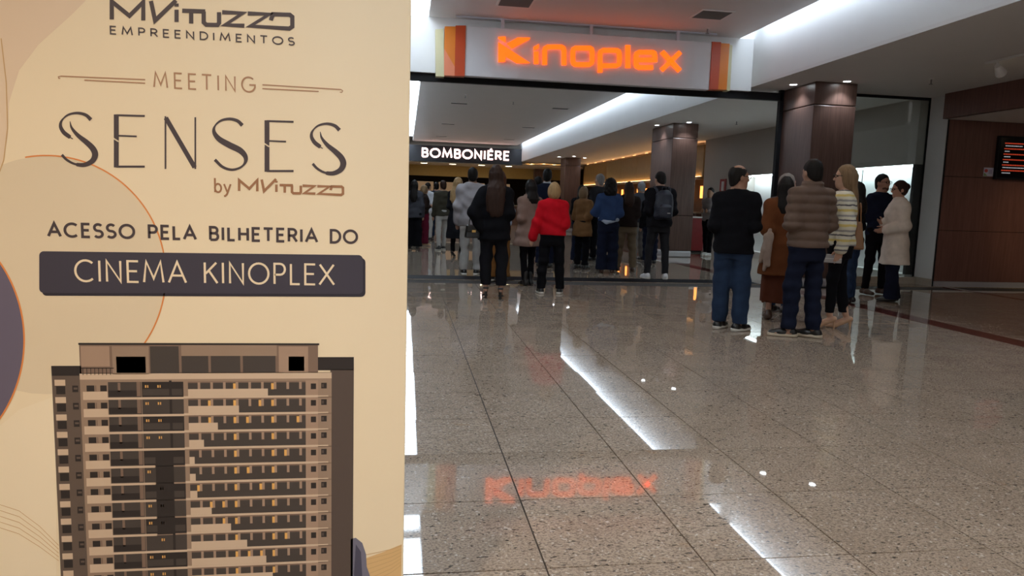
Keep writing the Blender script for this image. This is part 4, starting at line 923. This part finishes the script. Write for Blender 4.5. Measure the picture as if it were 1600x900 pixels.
person('dark haired woman in rose beige coat left of the red sweater', 1.86, 10.75, 1.60, D2(22), True, vox=MID, arms=('front', 'front'), feet=((-.06, 0, 0), (.06, .03, 0)), top=dict(mat=rose, t=.03, hem=.66, flare=.10, name='coat', loose=.20, sr=.01), low=dict(mat=black, style='tight'), shoe=dict(mat=bleath, boot=.12), hair=dict(style='long', mat=H_dark, end=1.36, w=.115), seed=11)
person('auburn haired person in pale blue shirt and ochre trousers behind the black blazer', 1.47, 11.35, 1.74, D2(8), True, vox=MID, arms=('front', 'front'), top=dict(mat=paleb, t=.03, hem=.9, name='shirt', loose=.2), low=dict(mat=tan, style='wide'), shoe=dict(mat=bleath, sole=sole_w), hair=dict(style='long', mat=H_aub, end=1.3), seed=12)
person('tall man in pale grey overshirt and stone trousers left of the black blazer', 1.12, 12.2, 1.81, D2(-6), vox=MID, arms=('down', 'front'), feet=((-.11, 0, D2(10)), (.10, .04, D2(-10))), top=dict(mat=pgrey, t=.034, hem=.80, name='overshirt', loose=.215, sr=.012, collar=.06, fold=.008), low=dict(mat=lgrey, style='straight'), shoe=dict(mat=bleath, sole=sole_w), hair=dict(style='short', mat=H_dark), tone=(.34, .19, .13), seed=13)
bl_root, bl_w, bl_j = person('blonde woman in long black coat and heels beside the grey overshirt', 1.16, 16.0, 1.76, D2(-25), True, vox=FAR, head=(D2(-30), 0), arms=('front', 'front'), top=dict(mat=blackw, t=.03, hem=.42, flare=.04, name='coat'), low=dict(mat=black, style='tight'), shoe=dict(mat=bleath, heel=.07), hair=dict(style='long', mat=H_blond, end=1.18, w=.11), tone=(.5, .3, .2), seed=14)
person('person in olive jacket and cream trousers stepping left of the blonde', .93, 18.2, 1.74, D2(20), vox=FAR, feet=((-.14, -.12, 0), (.1, .14, 0)), top=dict(mat=olive, t=.025, name='jacket'), low=dict(mat=lgrey, style='slim'), shoe=dict(mat=bleath, sole=sole_w), hair=dict(style='short', mat=H_brown), seed=15)
person('man in dark navy jacket and blue jeans in the left background', 1.0, 23.6, 1.82, D2(0), vox=FAR, top=dict(mat=navyc, t=.03, name='jacket', loose=.21), low=dict(mat=denim, style='straight'), shoe=dict(mat=bleath), hair=dict(style='short', mat=H_dark), seed=16)
person('man in white shirt and pale trousers behind the navy jacket', .70, 22.6, 1.78, D2(-40), vox=FAR, arms=('front', 'front'), top=dict(mat=wht, t=.02, name='shirt'), low=dict(mat=lgrey, style='straight'), shoe=dict(mat=bleath), hair=dict(style='short', mat=H_dark), seed=17)
person('long haired woman in grey jacket next to the banner edge', .23, 18.4, 1.73, D2(-10), True, vox=FAR, top=dict(mat=greyw, t=.03, hem=.8, name='jacket'), low=dict(mat=black, style='wide'), shoe=dict(mat=bleath), hair=dict(style='long', mat=H_dark, end=1.2), seed=18)
person('woman in burgundy trousers between the banner and the white shirt', .52, 19.8, 1.64, D2(-70), True, vox=FAR, arms=('front', 'front'), top=dict(mat=brown, t=.02, name='blouse'), low=dict(mat=burg, style='wide'), shoe=dict(mat=nude), hair=dict(style='bob', mat=H_dblond), seed=19)
def from_head(px, py, H): p = on_z(px, py, H); return p[0], p[1]
x, y = from_head(856, 264, 1.92); person('tall man in navy suit with white collar behind the red sweater', x, y, 1.92, D2(-20), vox=FAR, arms=('front', 'front'), top=dict(mat=navyc, t=.025, hem=.82, name='suit_jacket', extra=[('collar', [cap((-.05, -.05, 1.50), (.05, -.05, 1.50), .03)], wht)]), low=dict(mat=navyc, style='straight'), shoe=dict(mat=bleath), hair=dict(style='short', mat=H_dark), tone=(.28, .15, .10), seed=20)
x, y = from_head(841, 276, 1.80); person('dark haired man left of the navy suit', x, y, 1.80, D2(10), vox=FAR, top=dict(mat=charc, t=.025, name='jacket'), low=dict(mat=ddenim, style='straight'), shoe=dict(mat=bleath), hair=dict(style='short', mat=H_dark), seed=21)
person('woman with long black hair and flared jeans right of the red sweater', 3.78, 15.3, 1.67, D2(-10), True, vox=FAR, arms=('front', 'front'), top=dict(mat=black, t=.025, hem=.9, name='top'), low=dict(mat=ddenim, style='flare'), shoe=dict(mat=bleath), hair=dict(style='long', mat=H_dark, end=1.15, w=.12), seed=22)
person('woman in camel coat and black trousers left of the blue shirt', 3.45, 13.75, 1.60, D2(-50), True, vox=MID, arms=('phone', 'front'), top=dict(mat=camel, t=.03, hem=.70, flare=.05, name='coat', sr=.012), low=dict(mat=black, style='straight'), shoe=dict(mat=bleath), hair=dict(style='bob', mat=H_dblond), seed=23)
person('curly haired woman in blue shirt and navy trousers', 3.72, 12.9, 1.74, D2(-8), True, vox=MID, arms=(((.10, .0, -.26), (-.10, .18, .0)), 'front'), top=dict(mat=blue, t=.032, hem=.98, name='shirt', loose=.20, sr=.014, extra=[('tied_jacket', [cap((-.17, -.05, 1.02), (-.05, -.14, .95), .04), cap((-.05, -.14, .95), (.14, -.10, 1.0), .035)], paleb)]), low=dict(mat=navyc, style='wide'), shoe=dict(mat=brleath), hair=dict(style='curly', mat=H_dark), seed=24)
x, y = from_head(937, 272, 1.94); person('tall grey haired man behind the curly haired woman', x, y, 1.94, D2(30), vox=FAR, top=dict(mat=charc, t=.025, name='jacket'), low=dict(mat=black, style='straight'), shoe=dict(mat=bleath), hair=dict(style='short', mat=H_grey), seed=25)
person('long haired person in dark brown jacket and khaki trousers', 4.20, 13.3, 1.71, D2(-5), True, vox=MID, arms=('front', 'front'), feet=((-.16, .0, D2(10)), (.15, .0, D2(-10))), top=dict(mat=brown, t=.035, hem=.88, name='jacket', loose=.205), low=dict(mat=khaki, style='straight'), shoe=dict(mat=brleath), hair=dict(style='long', mat=H_brown, end=1.26, w=.10), seed=26)
x, y = from_head(1002, 284, 1.82); person('person with pale cap and grey trousers behind the backpack', x, y, 1.82, D2(15), vox=FAR, top=dict(mat=greyw, t=.03, name='jacket'), low=dict(mat=greyt, style='straight'), shoe=dict(mat=bleath), hair=dict(style='short', mat=fab('pale_cap', (.25, .25, .27))), seed=27)
bk_root, bk_w, bk_j = person('tall young man with dark backpack and white sneakers', 4.36, 12.0, 1.86, D2(-2), vox=MID, head=(D2(14), D2(-14)), arms=('front', 'front'), feet=((-.16, .02, D2(10)), (.15, -.01, D2(-14))), top=dict(mat=blackw, t=.032, hem=.86, name='hoodie', loose=.21, sr=.012, collar=.07), low=dict(mat=charc, style='slim'), shoe=dict(mat=wshoe, sole=sole_w), hair=dict(style='short', mat=H_dark), tone=(.45, .26, .18), seed=28)
person('person in dark clothes hidden behind the tall backpack man', 5.35, 15.2, 1.66, D2(0), vox=FAR, top=dict(mat=black, t=.025, name='jacket'), low=dict(mat=navyc, style='straight'), shoe=dict(mat=bleath), hair=dict(style='short', mat=H_dark), seed=29)
person('man in light grey shirt holding a bundle beside the red counter', 7.95, 18.1, 1.80, D2(120), vox=FAR, arms=('front', 'front'), feet=((-.12, .1, 0), (.12, -.1, 0)), top=dict(mat=pgrey, t=.02, name='shirt'), low=dict(mat=black, style='slim'), shoe=dict(mat=wshoe, sole=sole_w), hair=dict(style='short', mat=H_dark), seed=30)
person('dark haired man whose head shows just left of the balding man', 8.15, 17.2, 1.84, D2(40), vox=FAR, top=dict(mat=black, t=.025, name='jacket'), low=dict(mat=black, style='straight'), shoe=dict(mat=bleath), hair=dict(style='short', mat=H_dark), seed=31)
person('dark haired woman in black behind the red counter', 8.35, 20.7, 1.66, D2(160), True, vox=FAR, arms=('front', 'front'), top=dict(mat=black, t=.02, name='top'), low=dict(mat=black, style='straight'), shoe=dict(mat=bleath), hair=dict(style='long', mat=H_dark, end=1.3), seed=32)

# ------------------------------------------------------------------ bags and held things
def bag(name, label, cat, loc, rz, w, d, h, taper, m, strap=None, straps=2, r=.008, clasp=False):
    o = empty(name, loc, rz); tag(o, label, cat)
    b = MB(); n = len(b.v); W, Dd = w/2, d/2; t = taper
    b.v += [(-W, -Dd, 0), (W, -Dd, 0), (W, Dd, 0), (-W, Dd, 0), (-W*t, -Dd*.45, h), (W*t, -Dd*.45, h), (W*t, Dd*.45, h), (-W*t, Dd*.45, h)]
    for q in ((3, 2, 1, 0), (4, 5, 6, 7), (0, 1, 5, 4), (1, 2, 6, 5), (2, 3, 7, 6), (3, 0, 4, 7)): b.f.append(q); b.mi.append(0)
    b.build('bag_body', m, o, .02)
    for s in ((-1, 1) if straps == 2 else (0,)):
        pts = [(-W*.55*t, s*Dd*.4, h-.03)]+[(-W*.55*t*math.cos(a), s*Dd*.3, h+strap*math.sin(a)) for a in (0.3, .8, 1.3, 1.57, 1.9, 2.4, 2.85)]+[(W*.55*t, s*Dd*.4, h-.03)]
        q = MB(); [q.tube(pts[i], pts[i+1], r, n=8) for i in range(len(pts)-1)]; q.build('strap', m, o)
    if clasp:
        q = MB(); q.box(-.025, .025, -Dd-.006, -Dd+.004, h*.45, h*.62); q.build('clasp', mat('gold_metal', (.7, .45, .15), .3, metal=1), o)
        q = MB(); q.box(-W*.93, W*.93, -Dd*.98-.004, -Dd*.5, h*.5, h*.97); q.build('flap', m, o, .012)
    return o
tanl = mat('tan_leather', (.22, .10, .035), .45, .15, 8)
p = st_w((.27, -.16, .86)); bag('tote_bag', 'tan leather tote hanging behind the striped cardigan', 'bag', p, D2(70), .30, .13, .30, .78, tanl, .20)
p = on_y(738, 372, 9.22); bag('handbag', 'black quilted handbag with gold clasp at the blazer woman\'s left hip', 'bag', (p[0], 9.22, p[2]), D2(12), .20, .11, .17, .85, bleath, .14, 1, .006, True)
p = bl_w((.27, -.05, .80)); bag('shoulder_bag', 'cream shoulder bag of the blonde in the black coat', 'bag', p, D2(10), .34, .14, .30, .75, mat('cream_leather', (.45, .34, .20), .5), .34, 1, .012)
w_ = st_w(st_j['wr'][-1]+A(.012, .03, -.10)); wl = empty('wallet', w_, D2(148)); tag(wl, 'pale grey wallet held in the striped cardigan woman\'s hand', 'wallet')
b = MB(); b.box(-.05, .13, -.012, .012, -.045, .045); b.build('cover', mat('grey_leather', (.36, .34, .33), .5), wl, .006)
b = MB(); b.box(-.048, .128, -.0125, .0125, -.004, .004); b.build('zip_band', mat('white_trim', (.6, .58, .55), .5), wl)
bp_o = empty('backpack', bk_w((0, -.17, .98)), D2(-2), 1.06); tag(bp_o, 'dark navy backpack worn by the tall man in white sneakers', 'backpack')
bpm = mat('backpack_nylon', (.016, .020, .034), .55, .3, 20, .3, 200)
blob('main_pocket', [(loft([.0, .05, .25, .40, .47], [.12, .155, .155, .135, .07], [.06, .095, .10, .085, .04], None, [-.02, -.035, -.035, -.02, 0]), .0)], .012, bpm, bp_o, disp=folds(90, .005))
blob('front_pocket', [(loft([.03, .07, .20, .25], [.09, .115, .115, .07], [.03, .05, .05, .02], None, [-.12]*4), 0)], .010, mat('backpack_pocket', (.026, .032, .050), .5, .3, 20), bp_o)
for s in (-1, 1):
    q = MB(); pts = [(s*.10, .0, .42), (s*.115, .05, .50), (s*.12, .14, .52), (s*.125, .22, .46)]; [q.tube(pts[i], pts[i+1], .02, n=8) for i in range(3)]; q.build('strap', bpm, bp_o)
q = MB(); q.tube((-.03, 0, .47), (-.03, -.01, .52), .007); q.tube((-.03, -.01, .52), (.03, -.01, .52), .007); q.tube((.03, -.01, .52), (.03, 0, .47), .007); q.build('top_loop', bpm, bp_o)
q = MB(); q.box(.02, .07, -.172, -.168, .10, .112); q.build('brand_patch', mat('patch_grey', (.5, .5, .5), .5), bp_o)
